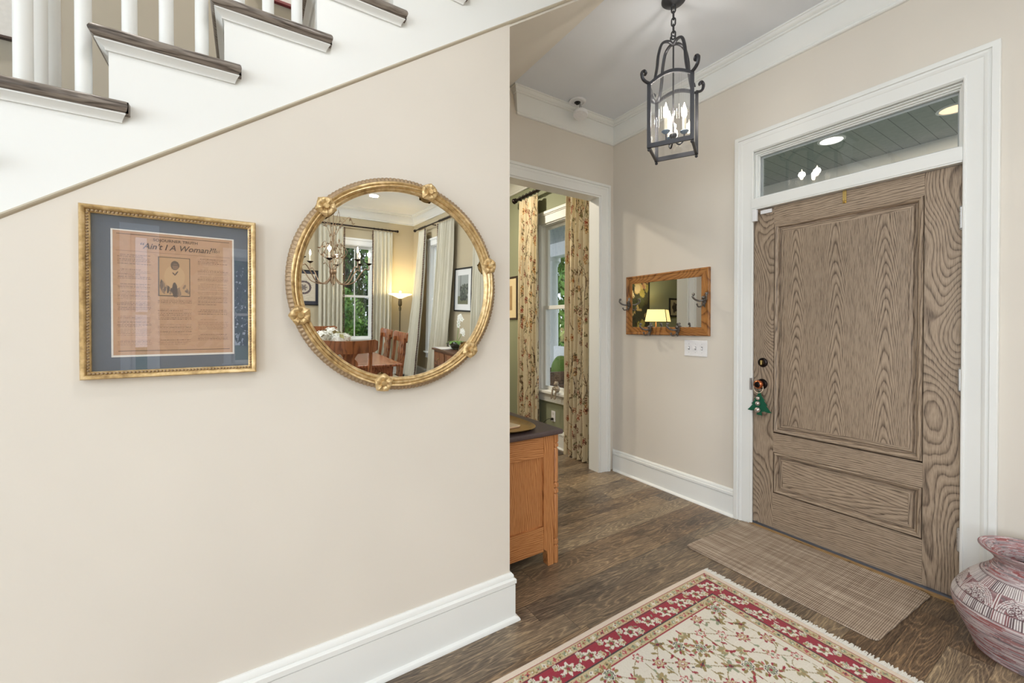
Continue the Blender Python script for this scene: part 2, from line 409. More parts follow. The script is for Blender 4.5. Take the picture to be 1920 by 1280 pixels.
class Canvas:
    """a small painted sheet (numpy) sampled onto the vertices of a fine grid mesh"""
    def __init__(s, wm, hm, res, base):
        s.res = res; s.w = int(round(wm/res))+1; s.h = int(round(hm/res))+1
        s.a = np.empty((s.h, s.w, 3), np.float32); s.a[:] = srgb(*base)[:3]
    def _win(s, x0, y0, x1, y1):
        i0 = max(0, int(x0/s.res)-1); i1 = min(s.w, int(x1/s.res)+2); j0 = max(0, int(y0/s.res)-1); j1 = min(s.h, int(y1/s.res)+2)
        if i1 <= i0 or j1 <= j0: return None
        X, Y = np.meshgrid(np.arange(i0, i1)*s.res, np.arange(j0, j1)*s.res); return (slice(j0, j1), slice(i0, i1)), X, Y
    def put(s, win, mask, col): s.a[win][mask] = srgb(*col)[:3]
    def rect(s, x0, y0, x1, y1, col):
        w_ = s._win(x0, y0, x1, y1)
        if w_: s.put(w_[0], (w_[1] >= x0) & (w_[1] <= x1) & (w_[2] >= y0) & (w_[2] <= y1), col)
    def ell(s, cx, cy, rx, ry, col, rot=0, jag=0, nj=5, ph=0, ring=None):
        R = max(rx, ry)*(1+abs(jag)); w_ = s._win(cx-R, cy-R, cx+R, cy+R)
        if not w_: return
        X, Y = w_[1]-cx, w_[2]-cy; c, q = math.cos(rot), math.sin(rot); U = (X*c+Y*q)/rx; V = (-X*q+Y*c)/ry
        D = np.hypot(U, V); lim = 1.0
        if jag: lim = 1+jag*np.cos(nj*np.arctan2(V, U)+ph)
        mk = D <= lim
        if ring: mk &= D >= lim-ring
        s.put(w_[0], mk, col)
    def line(s, pts, wd, col):
        for (x0, y0), (x1, y1) in zip(pts[:-1], pts[1:]):
            w_ = s._win(min(x0, x1)-wd, min(y0, y1)-wd, max(x0, x1)+wd, max(y0, y1)+wd)
            if not w_: continue
            X, Y = w_[1], w_[2]; dx, dy = x1-x0, y1-y0; L2 = dx*dx+dy*dy+1e-12
            t = np.clip(((X-x0)*dx+(Y-y0)*dy)/L2, 0, 1); s.put(w_[0], np.hypot(X-x0-t*dx, Y-y0-t*dy) <= wd/2, col)
    def leaf(s, x, y, L, wd, ang, col): s.ell(x+math.cos(ang)*L/2, y+math.sin(ang)*L/2, L/2, wd/2, col, ang)
    def sample(s, U, V):
        i = np.clip((U/s.res).round().astype(int), 0, s.w-1); j = np.clip((V/s.res).round().astype(int), 0, s.h-1)
        return s.a[j, i]

def grid_mesh(name, P, C, mat, parent=None, smooth=True):
    """P (nv,nu,3) points, C (nv,nu,3) linear colours"""
    nv, nu = P.shape[:2]; me = bpy.data.meshes.new(name)
    me.vertices.add(nv*nu); me.vertices.foreach_set('co', P.reshape(-1).astype(np.float32))
    J, I = np.meshgrid(np.arange(nv-1), np.arange(nu-1), indexing='ij'); a = (J*nu+I).reshape(-1)
    q = np.stack([a, a+1, a+nu+1, a+nu], 1).astype(np.int32); nf = len(q)
    me.loops.add(nf*4); me.loops.foreach_set('vertex_index', q.reshape(-1)); me.polygons.add(nf)
    me.polygons.foreach_set('loop_start', np.arange(nf, dtype=np.int32)*4)
    try: me.polygons.foreach_set('loop_total', np.full(nf, 4, np.int32))
    except Exception: pass
    me.polygons.foreach_set('use_smooth', [smooth]*nf)
    if C is not None:
        at = me.color_attributes.new('Col', 'FLOAT_COLOR', 'POINT')
        cc = np.ones((nv*nu, 4), np.float32); cc[:, :3] = C.reshape(-1, 3); at.data.foreach_set('color', cc.reshape(-1))
    me.update(calc_edges=True); me.validate(); me.materials.append(mat)
    o = bpy.data.objects.new(name, me); COL.objects.link(o)
    if parent is not None: o.parent = parent; o.matrix_parent_inverse = parent_world(parent).inverted()
    return o

def wall_boxes(name, mat, axis, t0, t1, a0, a1, z0, z1, holes, mats=None):
    """wall slab with rectangular holes [(a0,a1,z0,z1)]; axis 0: plane x=const, thickness t0..t1, a = y; axis 1: a = x"""
    m = MB(); xs = sorted({a0, a1, *[h[0] for h in holes], *[h[1] for h in holes]})
    for u0, u1 in zip(xs[:-1], xs[1:]):
        mid = (u0+u1)/2; hs = sorted([(h[2], h[3]) for h in holes if h[0] < mid < h[1]]); z = z0
        for h0, h1 in hs+[(z1, z1)]:
            if h0 > z+1e-6:
                if axis == 0: m.box((t0, u0, z), (t1, u1, h0))
                else: m.box((u0, t0, z), (u1, t1, h0))
            z = max(z, h1)
    return st(m.build(name, mat))

# ================================================================ the building
XW = 2.865; YO = 2.74; YB = 2.86; XL = -3.2; YA = -5.2; YF = 5.4; ZC = 3.2
def zs(x): return 1.970+0.711*x          # stair soffit line
def zb(x): return 1.985+0.713*x          # bead under the stair skirt
fl = MB().box((XL-0.1, YA-0.1, -0.1), (3.0, YF+0.1, 0.0)); st(fl.build('floor', FLOOR))
c = MB(); c.box((XL, YA, ZC), (XW, 1.56, ZC+0.1)); c.box((1.73, 1.56, ZC), (XW, 2.80, ZC+0.1)); st(c.build('ceiling', CEIL))
st(MB().box((XL, 2.80, ZC), (XW, YF, ZC+0.1)).build('ceiling_far_room', CEIL))
wall_boxes('wall_right', WALL, 0, XW, 3.0, -0.35, 2.80, 0, ZC+0.1, [(0.49, 1.49, 0, 2.515)])
wall_boxes('wall_right_far_room', paint('grey_green_paint', (146, 150, 124), 0.8), 0, XW, 3.0, 2.80, YF, 0, ZC+0.1, [(3.02, 3.87, 0.59, 2.50)])
GRGREEN = bpy.data.materials['grey_green_paint']
wall_boxes('wall_right_dining', DINE, 0, XW, 3.0, YA-0.1, -0.35, 0, ZC+0.1, [(-4.25, -3.45, 0.52, 2.50), (-2.05, -1.25, 0.52, 2.50)])
wall_boxes('wall_back', WALL, 1, YO, 2.80, XL, XW, 0, ZC+0.1, [(1.70, 2.70, 0, 2.51)])
wall_boxes('wall_back_far_side', GRGREEN, 1, 2.80, YB, XL, XW, 0, ZC+0.1, [(1.70, 2.70, 0, 2.51)])
wall_boxes('wall_far_room_back', GRGREEN, 1, YF, YF+0.12, XL, XW, 0, ZC+0.1, [])
wall_boxes('wall_left', DINE, 0, XL-0.12, XL, YA-0.1, YF, 0, 5.3, [(-3.1, -1.1, 0.6, 2.7), (-0.5, 1.1, 0.6, 2.7)])
wall_boxes('wall_front_dining', DINE, 1, YA-0.12, YA, XL, 3.0, 0, ZC+0.1, [(1.42, 2.05, 0.70, 2.50), (-0.24, 0.39, 0.70, 2.50), (-1.50, -1.25, 0.25, 2.75), (-3.05, -2.15, 0.6, 2.7)])
st(MB().prism([(-2.78, 0), (1.0, 0), (1.0, zb(1.0)+0.006), (-2.78, zb(-2.78)+0.006)], 1, 1.585, 1.70).build('wall_stairs', WALL))
c = MB(); c.prism([(-2.7, zs(-2.7)), (1.0, zs(1.0)), (1.0, zs(1.0)+0.05), (-2.7, zs(-2.7)+0.05)], 1, 1.70, YO)
c.prism([(1.0, zs(1.0)), (1.73, ZC), (1.90, ZC+0.14), (1.0, zs(1.0)+0.05)], 1, 1.588, YO); st(c.build('ceiling_stairs', WALL))
# stairwell above
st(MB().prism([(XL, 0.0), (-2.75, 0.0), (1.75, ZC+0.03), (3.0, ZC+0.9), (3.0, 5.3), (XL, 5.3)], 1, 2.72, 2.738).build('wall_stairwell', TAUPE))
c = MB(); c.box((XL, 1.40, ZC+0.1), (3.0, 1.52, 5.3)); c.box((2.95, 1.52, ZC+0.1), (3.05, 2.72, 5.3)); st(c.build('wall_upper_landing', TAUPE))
st(MB().box((XL, 1.4, 5.3), (3.05, 2.75, 5.4)).build('ceiling_stairwell', CEIL))
downlight((-0.9, 2.1, 5.28), 40, (1, 0.93, 0.85)); downlight((0.8, 2.1, 5.28), 40, (1, 0.93, 0.85))  # unseen lamps without fixtures, added to brighten the stairwell

# crown moulding
CR = [(0, 0), (0.014, 0), (0.020, 0.005), (0.021, 0.012), (0.014, 0.017), (0.012, 0.021), (0.018, 0.027), (0.024, 0.036), (0.042, 0.142), (0.040, 0.148), (0.051, 0.151), (0.054, 0.158), (0.050, 0.164), (0.058, 0.168), (0.065, 0.178), (0.066, 0.188), (0.072, 0.190), (0.072, 0.200), (0, 0.200)]
ZK = 3.0
m = MB().run(CR, (1.806, YO, ZK), (XW, YO, ZK), (0, -1, 0), m0=1, m1=-1)
m.run(CR, (1.806, YO, ZK), (1.806, YO-0.001, ZK), (-1, 0, 0), m0=0, m1=1); st(m.build('trim_crown_back', TRIM, smooth=35))
st(MB().run(CR, (XW, YA, ZK), (XW, YO, ZK), (-1, 0, 0), m0=-1, m1=-1).build('trim_crown_right', TRIM, smooth=35))
st(MB().run(CR, (XL, YA, ZK), (XW, YA, ZK), (0, 1, 0), m0=-1, m1=-1).build('trim_crown_front', TRIM, smooth=35))
st(MB().run(CR, (XL, YA, ZK), (XL, 1.4, ZK), (1, 0, 0), m0=-1).build('trim_crown_left', TRIM, smooth=35))
st(MB().run(CR, (XW, YB, ZK), (XW, YF, ZK), (-1, 0, 0), m0=-1, m1=-1).build('trim_crown_far_right', TRIM, smooth=35))
st(MB().run(CR, (XL, YF, ZK), (XW, YF, ZK), (0, -1, 0), m0=-1, m1=-1).build('trim_crown_far_back', TRIM, smooth=35))
# baseboards with shoe moulding
BBP = [(0, 0), (0.036, 0), (0.036, 0.006), (0.031, 0.014), (0.019, 0.019), (0.019, 0.160), (0.0135, 0.1615), (0.0135, 0.1640), (0.023, 0.1665), (0.023, 0.184), (0.015, 0.189), (0.0115, 0.1895), (0.0115, 0.192), (0.014, 0.194), (0.013, 0.203), (0.006, 0.212), (0, 0.212)]
BBD = [(o, u*0.9) for o, u in BBP]
m = MB().run(BBP, (-2.7, 1.585, 0), (1.0, 1.585, 0), (0, -1, 0), m1=1); m.run(BBP, (1.0, 1.585, 0), (1.0, 1.70, 0), (1, 0, 0), m0=1, m1=1)
m.run(BBP, (1.0, 1.70, 0), (-2.7, 1.70, 0), (0, 1, 0), m0=1); st(m.build('baseboard_stairs', TRIM, smooth=35))
st(MB().run(BBD, (XW, 1.588, 0), (XW, YO, 0), (-1, 0, 0), m1=-1).build('baseboard_right', TRIM, smooth=35))
st(MB().run(BBD, (XW, YA, 0), (XW, 0.387, 0), (-1, 0, 0), m0=-1).build('baseboard_right_dining', TRIM, smooth=35))
st(MB().run(BBD, (XW, YB, 0), (XW, YF, 0), (-1, 0, 0), m0=-1, m1=-1).build('baseboard_far_room', TRIM, smooth=35))
st(MB().run(BBD, (XL, YO, 0), (1.59, YO, 0), (0, -1, 0)).build('baseboard_back', TRIM, smooth=35))
st(MB().run(BBD, (XL, YA, 0), (XW, YA, 0), (0, 1, 0), m0=-1, m1=-1).build('baseboard_front', TRIM, smooth=35))
# casing profile (width, out)
CSP = [(0, 0), (0, 0.010), (0.004, 0.014), (0.010, 0.014), (0.012, 0.010), (0.018, 0.010), (0.066, 0.017), (0.070, 0.021), (0.080, 0.024), (0.088, 0.021), (0.091, 0.021), (0.093, 0.030), (0.114, 0.030), (0.118, 0.026), (0.118, 0)]
CS2 = [(w_*0.93, o) for w_, o in CSP]
mpr = lambda a, b, o: (XW-o, a, b)
mpb = lambda a, b, o: (a, YO-o, b)
mpf = lambda a, b, o: (a, YB+o, b)
o = MB().rect_frame(1.70, 2.70, 0, 2.51, CS2, mpb, closed=False).build('trim_opening_casing', TRIM, smooth=35); st(o)
st(MB().rect_frame(1.70, 2.70, 0, 2.51, CS2, mpf, closed=False).build('trim_opening_casing_far', TRIM, smooth=35))
m = MB(); m.box((2.682, YO-0.004, 0), (2.70, YB+0.004, 2.51)); m.box((1.70, YO-0.004, 0), (1.718, YB+0.004, 2.51)); m.box((1.718, YO-0.004, 2.497), (2.682, YB+0.004, 2.51)); st(m.build('trim_opening_jamb', TRIM))

# ---------------------------------------------------------------- front door (door_1) with transom
door = thing('door_1', None, None); door['kind'] = 'structure'
def dpart(mb, name, mat, **k): return mb.build(name, mat, door, **k)
dpart(MB().rect_frame(0.507, 1.470, 0, 2.500, CSP, mpr, closed=False), 'door_casing', TRIM, smooth=35)
m = MB()
m.box((XW-0.006, 0.485, 0), (3.0, 0.507, 2.515)); m.box((XW-0.006, 1.480, 0), (3.0, 1.495, 2.515)); m.box((XW-0.006, 0.507, 2.497), (3.0, 1.480, 2.515))
dpart(m, 'door_jamb', TRIM)
dpart(MB().box((2.850, 0.507, 2.116), (2.99, 1.480, 2.181)), 'transom_bar', TRIM, bevel=0.003)
dpart(MB().box((2.8515, 0.508, 2.109), (2.99, 1.479, 2.1155)), 'transom_bead', TRIM)
m = MB(); TP = [(0, 0.0), (0, 0.018), (0.006, 0.018), (0.006, 0.032), (0.012, 0.034), (0.014, 0.052), (0.020, 0.052), (0.022, 0.0)]
mpt = lambda a, b, o_: (2.93-o_, a, b)
m.rect_frame(0.529, 1.458, 2.203, 2.475, TP, mpt); dpart(m, 'transom_stop', TRIM)
tg = dpart(MB().box((2.932, 0.520, 2.190), (2.936, 1.466, 2.488)), 'transom_pane', GLASS)
m = MB(); m.rect_frame(0.529+0.010, 1.458-0.010, 2.203+0.01, 2.475-0.012, [(0, 0), (0, 0.006), (0.022, 0.006), (0.022, 0)], lambda a, b, o_: (2.946-o_, a, b)); dpart(m, 'transom_sash', flat('grey_transom_sash', (170, 176, 176), 0.5))
XF = 2.885
def leafbox(a0, a1, b0, b1): return MB().box((XF, a0, b0), (XF+0.044, a1, b1))
Y0, Y1, Z0, Z1 = 0.513, 1.478, 0.016, 2.107
leaf = MB().box((XF+0.034, Y0+0.01, Z0+0.01), (XF+0.044, Y1-0.01, Z1-0.01)).build('door_leaf', OAKV, door)
def lpart(mb, name, mat, **k): return mb.build(name, mat, leaf, **k)
lpart(leafbox(1.352, Y1, Z0, Z1), 'lock_stile', OAKV, bevel=0.0015)
lpart(leafbox(Y0, 0.643, Z0, Z1), 'hinge_stile', OAKV, bevel=0.0015)
lpart(leafbox(0.643, 1.352, 1.992, Z1), 'top_rail', OAKH)
lpart(leafbox(0.643, 1.352, 0.512, 0.637), 'middle_rail', OAKH)
lpart(leafbox(0.643, 1.352, Z0, 0.246), 'bottom_rail', OAKH)
mpd = lambda a, b, o_: (XF-o_, a, b)
PP = [(0, -0.030), (0, -0.006), (0.001, -0.0085), (0.018, -0.0085), (0.020, -0.014), (0.026, -0.021), (0.031, -0.020), (0.033, -0.012), (0.036, -0.003), (0.043, 0.004), (0.050, 0.006), (0.055, 0.002), (0.056, -0.002), (0.058, -0.010), (0.059, -0.030)]
m = MB().rect_frame(0.703, 1.293, 0.700, 1.936, PP, mpd); m.mi = [k % 2 for k in range(len(m.f))]; lpart(m, 'panel_moulding', [OAKS, OAKH], smooth=30)
lpart(MB().box((XF+0.005, 0.703, 0.700), (XF+0.030, 1.293, 1.936)), 'upper_panel', OAKC)
PP2 = [(w_*0.9, o_) for w_, o_ in PP]
m = MB().rect_frame(0.698, 1.296, 0.302, 0.458, PP2, mpd); m.mi = [k % 2 for k in range(len(m.f))]; lpart(m, 'panel_moulding', [OAKS, OAKH], smooth=30)
lpart(MB().box((XF+0.005, 0.698, 0.302), (XF+0.030, 1.296, 0.458)), 'lower_panel', OAKP)
for z in (1.848, 1.075, 0.307):
    m = MB(); m.box((2.858, 0.5075, z-0.05), (2.886, 0.5125, z+0.05))
    for k in range(5): m.lathe([(0.0068, z-0.05+k*0.02+0.0008), (0.0068, z-0.05+k*0.02+0.0192)], (2.869, 0.513, 0), 12)
    m.ball((2.869, 0.513, z+0.053), 0.006, 8); m.ball((2.869, 0.513, z-0.053), 0.006, 8)
    dpart(m, 'hinge', STEEL, smooth=40)
# deadbolt and knob
def rosette(mb, y, z, r, t=0.008): mb.lathe([(r, 0), (r, t*0.5), (r*0.9, t), (r*0.55, t*1.3)], (0, 0, 0), 24, ax=0); mb.xf(Matrix.Translation((XF, y, z)) @ Matrix.Rotation(PI, 4, 'Z'))
m = MB(); rosette(m, 1.417, 1.091, 0.031); db = lpart(m, 'deadbolt', BRONZE, smooth=40)
MB().box((XF-0.030, 1.411, 1.075), (XF-0.010, 1.423, 1.107)).build('thumb_turn', BRASS, db, bevel=0.004, seg=3)
m = MB(); rosette(m, 1.421, 0.948, 0.034, 0.010); m.lathe([(0.011, 0.008), (0.011, 0.035)], (0, 0, 0), 16, ax=0); s0 = len(m.v)-32
m.xf(Matrix.Translation((XF, 1.421, 0.948)) @ Matrix.Rotation(PI, 4, 'Z'), s0); kb = lpart(m, 'door_knob', BRONZE, smooth=40)
m = MB().lathe([(0.010, 0.030), (0.024, 0.036), (0.029, 0.048), (0.028, 0.058), (0.020, 0.064), (0.012, 0.066)], (0, 0, 0), 24, ax=0).xf(Matrix.Translation((XF, 1.421, 0.948)) @ Matrix.Rotation(PI, 4, 'Z'))
m.build('knob_handle', COPPER, kb, smooth=50)
m = MB().lathe([(0.019, 0.0655), (0.015, 0.068), (0.006, 0.069)], (0, 0, 0), 20, ax=0).xf(Matrix.Translation((XF, 1.421, 0.948)) @ Matrix.Rotation(PI, 4, 'Z')); m.build('knob_face', BRONZE, kb, smooth=50)
m = MB().box((2.8395, 1.4704, 0.905), (2.862, 1.4795, 0.985)); dpart(m, 'strike_plate', STEEL, bevel=0.001)
# threshold
m = MB().box((2.842, 0.507, 0), (3.0, 1.48, 0.010)); dpart(m, 'threshold', oak('threshold_wood', 0, 1, (90, 66, 40), (150, 118, 76), (180, 146, 100)))
dpart(MB().box((2.866, 0.507, 0.010), (3.0, 1.48, 0.0155)), 'threshold_strip', flat('blue_grey_metal_strip', (112, 122, 140), 0.3, 0.7))

# ---------------------------------------------------------------- windows
def window(n, mp, a0, a1, z0, z1, rail, muntins, pane_glass=GLASS, big=False, zu=None):
    r = thing('window_%d' % n, None, None); r['kind'] = 'structure'
    def bx(m_, p, q, b0, b1, o0, o1): m_.box(mp(p, b0, o0), mp(q, b1, o1))
    m_ = MB(); m_.rect_frame(a0, a1, z0+0.02, z1, [(0, 0), (0, 0.016), (0.085, 0.018), (0.088, 0.026), (0.10, 0.026), (0.10, 0)], mp, closed=False)
    bx(m_, a0-0.10, a1+0.10, z1+0.10, z1+0.13, 0, 0.034); m_.build('window_casing', TRIM, r, smooth=30)
    m_ = MB(); bx(m_, a0-0.12, a1+0.12, z0-0.008, z0+0.020, -0.05, 0.060); m_.build('window_sill', TRIM, r, bevel=0.004)
    m_ = MB(); bx(m_, a0-0.10, a1+0.10, z0-0.09, z0-0.008, 0, 0.018); bx(m_, a0-0.10, a1+0.10, z0-0.10, z0-0.085, 0, 0.026); m_.build('window_apron', TRIM, r)
    m_ = MB(); bx(m_, a0, a0+0.014, z0+0.02, z1, -0.13, 0.002); bx(m_, a1-0.014, a1, z0+0.02, z1, -0.13, 0.002); bx(m_, a0+0.014, a1-0.014, z1-0.014, z1, -0.13, 0.002); m_.build('window_jamb', TRIM, r)
    A0, A1 = a0+0.014, a1-0.014
    def sash(b0, b1, d, nm):
        m_ = MB(); t = 0.042
        bx(m_, A0, A0+t, b0, b1, d-0.03, d); bx(m_, A1-t, A1, b0, b1, d-0.03, d); bx(m_, A0+t, A1-t, b0, b0+t, d-0.03, d); bx(m_, A0+t, A1-t, b1-t, b1, d-0.03, d)
        for mu in muntins: bx(m_, A0+(A1-A0)*mu-0.010, A0+(A1-A0)*mu+0.010, b0+t, b1-t, d-0.024, d-0.004)
        s_ = m_.build(nm, TRIM, r, bevel=0.002)
        m_ = MB(); bx(m_, A0+t-0.003, A1-t+0.003, b0+t-0.003, b1-t+0.003, d-0.016, d-0.013); m_.build('window_pane', pane_glass, s_)
    sash(rail-0.02, z1-0.014, -0.065, 'upper_sash'); sash(z0+0.02, rail+0.022, -0.030, 'lower_sash')
    return r
window(1, mpr, 3.02, 3.87, 0.59, 2.50, 1.545, [])
window(2, mpr, -4.25, -3.45, 0.52, 2.50, 1.52, [0.5])
window(3, mpr, -2.05, -1.25, 0.52, 2.50, 1.52, [0.5])
mpA = lambda a, b, o_: (a, YA+o_, b)
window(4, mpA, 1.42, 2.05, 0.70, 2.50, 1.53, [0.5])
window(5, mpA, -0.24, 0.39, 0.70, 2.50, 1.53, [0.5])
window(8, mpA, -1.50, -1.25, 0.25, 2.75, 1.53, [])  # added narrow window, unseen, makes the bright strip reflected in the picture glass
window(9, mpA, -3.05, -2.15, 0.60, 2.70, 1.65, [0.33, 0.66])  # added out of view to let in the stair wall fill
mpL = lambda a, b, o_: (XL+o_, a, b)
window(6, mpL, -3.1, -1.1, 0.60, 2.70, 1.65, [0.25, 0.5, 0.75])
window(7, mpL, -0.5, 1.1, 0.60, 2.70, 1.65, [0.33, 0.66])

# ---------------------------------------------------------------- staircase
stair = thing('staircase', 'white staircase with dark wood treads and round white balusters rising above the wall', 'staircase', (-2.6, 2.1, 0))
RX = lambda i: -0.324+0.2655*(i-1)      # riser plane of tread i
TZ = lambda i: 1.957+0.193*i            # tread top
LO, HI = -9, 7
poly = [(-2.78, 0.0)]
pts = [(RX(LO), 0.0)]
for i in range(LO, HI+1): pts += [(RX(i), TZ(i)-0.032), (RX(i+1), TZ(i)-0.032)]
pts[0] = (RX(LO), 0.0)
XE = RX(HI+1)
polyS = [(RX(LO), 0.0)]+pts[1:]+[(XE, zb(XE)), (-2.78, 0.0)]
# stringer as convex slices
m = MB()
for i in range(LO, HI+1):
    x0, x1 = RX(i), RX(i+1); b0, b1 = max(0, zb(x0)), max(0, zb(x1))
    m.prism([(x0, b0), (x1, b1), (x1, TZ(i)-0.032), (x0, TZ(i)-0.032)], 1, 1.582, 1.612)
m.build('stringer', TRIM, stair)
m = MB().run([(-0.003, -0.004), (0.002, 0.001), (0.004, 0.005), (0.003, 0.010), (0, 0.011)], (-2.78, 1.582, zb(-2.78)-0.002), (XE, 1.582, zb(XE)-0.002), (0, -1, 0))
m.build('stringer_bead', paint('taupe_bead_tone', (190, 180, 160), 0.5), stair)  # bead coloured an even taupe beside the white skirt
NOSE = [(0.0, 0.0), (0.010, 0.0035), (0.015, 0.011), (0.016, 0.016), (0.013, 0.024), (0.008, 0.030), (0, 0.032)]
for i in range(LO, HI+1):
    xl, xr, zt = RX(i)-0.033, RX(i)+(0.314 if i >= 0 else 0.300), TZ(i)
    m = MB(); m.box((xl+0.014, 1.560, zt-0.032), (xr-0.004, 2.72, zt))
    m.box((xl+0.014, 1.560, zt-0.0318), (xr-0.004, 1.5605, zt-0.0002))
    m.run(NOSE, (xl+0.014, 1.560, zt-0.032), (xr-0.012, 1.560, zt-0.032), (0, -1, 0), m0=0.95, m1=0.6)
    m.run(NOSE, (xl+0.014, 2.72, zt-0.032), (xl+0.014, 1.560, zt-0.032), (-1, 0, 0), m1=0.95)
    m.build('tread', TREADW, stair, smooth=45)
    m = MB(); CV = [(0, 0), (0.006, 0.0), (0.007, 0.005), (0.011, 0.009), (0.020, 0.016), (0.024, 0.018), (0.024, 0.022), (0, 0.022)]
    m.run(CV, (RX(i), 1.582, zt-0.054), (xr-0.024, 1.582, zt-0.054), (0, -1, 0), m0=1, m1=0.6)
    m.run(CV, (RX(i), 2.72, zt-0.054), (RX(i), 1.582, zt-0.054), (-1, 0, 0), m1=1); m.build('tread_moulding', TRIM, stair, smooth=40)
    m = MB().box((RX(i), 1.612, zt-0.193-0.001 if i > LO else 0), (RX(i)+0.018, 2.72, zt-0.032)); m.build('riser', TRIM, stair)
def baluster(x, y, z, h, r=0.0175):
    return MB().lathe([(r, 0), (r, 0.30), (r*0.92, 0.55), (r*0.80, h)], (x, y, z), 20)
for i in range(LO, HI+1):
    for k, dx in enumerate((0.0375, 0.1205, 0.2065)):
        x = RX(i)+dx
        if i == 0 and k < 2: continue
        baluster(x, 1.62, TZ(i), 0.90-(0.0)+0.727*(x-RX(i))).build('baluster', TRIM, stair, smooth=50)
for (x, y, r) in ((-0.497, 1.62, 0.0185), (-0.497, 1.72, 0.0175), (-0.497, 1.82, 0.0175)):
    baluster(x, y, TZ(0), 1.05, r).build('baluster', TRIM, stair, smooth=50)
m = MB(); xa, xb = RX(LO), XE; za = TZ(LO)+0.92; zb_ = TZ(HI)+0.92+0.193
m.tube([(xa, 1.62, za), (xb, 1.62, zb_)], 0.03, 12); m.build('handrail', TREADW, stair, smooth=50)
# risers of a top landing so the flight ends cleanly
# pictures on the stairwell wall
def poster(name, label, x0, x1, z0, z1, fw, fmat, group=None):
    t = thing(name, label, 'picture', ((x0+x1)/2, 2.715, z0))
    mp = lambda a, b, o_: (a, 2.719-o_, b)
    MB().rect_frame(x0+fw, x1-fw, z0+fw, z1-fw, [(0, 0), (0, 0.012), (fw*0.3, 0.018), (fw*0.9, 0.02), (fw, 0.016), (fw, 0)], mp).build('picture_frame', fmat, t)
    MB().box((x0+fw*0.5, 2.713, z0+fw*0.5), (x1-fw*0.5, 2.717, z1-fw*0.5)).build('poster_sheet', flat('poster_paper', (226, 226, 224), 0.6), t)
    return t
t = poster('framed_poster', 'white poster with large dark letters in dark frame at top left of stairwell', -1.50, -0.737, 2.578, 3.42, 0.016, flat('dark_walnut_frame', (70, 56, 54), 0.4))
MB().box((-1.44, 2.7115, 2.80), (-0.80, 2.7128, 3.36)).build('poster_photo', flat('grey_photo_print', (150, 152, 154), 0.6, nscale=9, var=0.3), t)
text('ART', 0.085, (-0.905, 2.7112, 2.665), (PI/2, 0, 0), flat('grey_print_ink', (96, 100, 108), 0.6), 'lettering', t, align='RIGHT')
t = poster('framed_print', 'print with thin maroon frame seen between balusters near top of stairwell', 0.03, 0.75, 3.165, 3.95, 0.022, flat('maroon_frame', (112, 40, 46), 0.4))
MB().box((0.12, 2.7115, 3.27), (0.66, 2.7128, 3.86)).build('print_image', flat('muted_print', (150, 140, 120), 0.6, nscale=12, var=0.35), t)
# ================================================================ things on the stair wall
def local(o): return lambda v: v
# framed document
t = thing('framed_document', 'framed brown printed broadsheet on blue-grey mat in beaded gold frame', 'framed picture', (-0.18, 1.572, 1.184))
mp = lambda a, b, o_: (a, 1.584-o_, b)
FP = [(0, 0), (0, 0.014), (0.003, 0.017), (0.0075, 0.017), (0.009, 0.022), (0.013, 0.026), (0.018, 0.027), (0.021, 0.023), (0.022, 0.010), (0.022, 0)]
MB().rect_frame(-0.361, 0.001, 1.206, 1.641, FP, mp).build('picture_frame', GOLD, t, smooth=40)
m = MB(); st_ = 0.0082
def beads(x0, z0, x1, z1):
    n = int(math.hypot(x1-x0, z1-z0)/st_)
    for k in range(n):
        u = (k+0.5)/n; m.ball((x0+(x1-x0)*u, 1.566, z0+(z1-z0)*u), 0.0036, 7)
beads(-0.367, 1.2005, 0.007, 1.2005); beads(-0.367, 1.6465, 0.007, 1.6465); beads(-0.3665, 1.205, -0.3665, 1.642); beads(0.0065, 1.205, 0.0065, 1.642)
m.build('frame_beading', DGOLD, t, smooth=60)
MB().box((-0.363, 1.5785, 1.204), (0.003, 1.580, 1.643)).build('picture_mat', flat('blue_grey_mat_board', (92, 102, 118), 0.85, nscale=300, var=0.1), t)
MB().box((-0.322, 1.5775, 1.2435), (-0.0365, 1.5784, 1.6045)).build('paper_edge', flat('white_mat_core', (236, 232, 226), 0.8), t)
PW, PH = 0.277, 0.352
cv = Canvas(PW, PH, 0.0007, (190, 152, 124)); rr = random.Random(3)
for k in range(900):
    g = rr.choice([(187, 149, 121), (193, 155, 126), (190, 150, 122), (192, 154, 128)])
    cv.ell(rr.uniform(0, PW), rr.uniform(0, PH), rr.uniform(0.004, 0.02), rr.uniform(0.003, 0.012), g, rr.uniform(0, 3))
INK = (92, 66, 58)
cv.rect(0.008, PH-0.0095, PW-0.008, PH-0.0083, INK); cv.rect(0.010, 0.0105, PW-0.008, 0.012, INK); cv.rect(0.006, PH-0.056, PW-0.006, PH-0.0553, (120, 90, 76))
def column(x0, x1, ytop, ybot):
    y = ytop
    while y > ybot:
        for ln in range(rr.randint(4, 8)):
            if y <= ybot: break
            a = x0+(0.006 if ln == 0 else rr.uniform(0, 0.001)); e = x1-(rr.uniform(0.01, 0.03) if rr.random() < 0.2 else rr.uniform(0, 0.004))
            while a < e:
                L = rr.uniform(0.002, 0.007); cv.rect(a, y, min(a+L, e), y+0.0013, rr.choice([(128, 96, 80), (112, 82, 70), (140, 106, 86)])); a += L+0.0012
            y -= 0.0042
        y -= rr.choice([0.004, 0.006, 0.012])
column(0.009, 0.082, 0.284, 0.026); column(0.190, 0.266, 0.286, 0.026); column(0.096, 0.176, 0.160, 0.026)
cv.rect(0.098, 0.170, 0.172, 0.286, (74, 62, 64)); cv.rect(0.1005, 0.1725, 0.1695, 0.2835, (190, 154, 120))
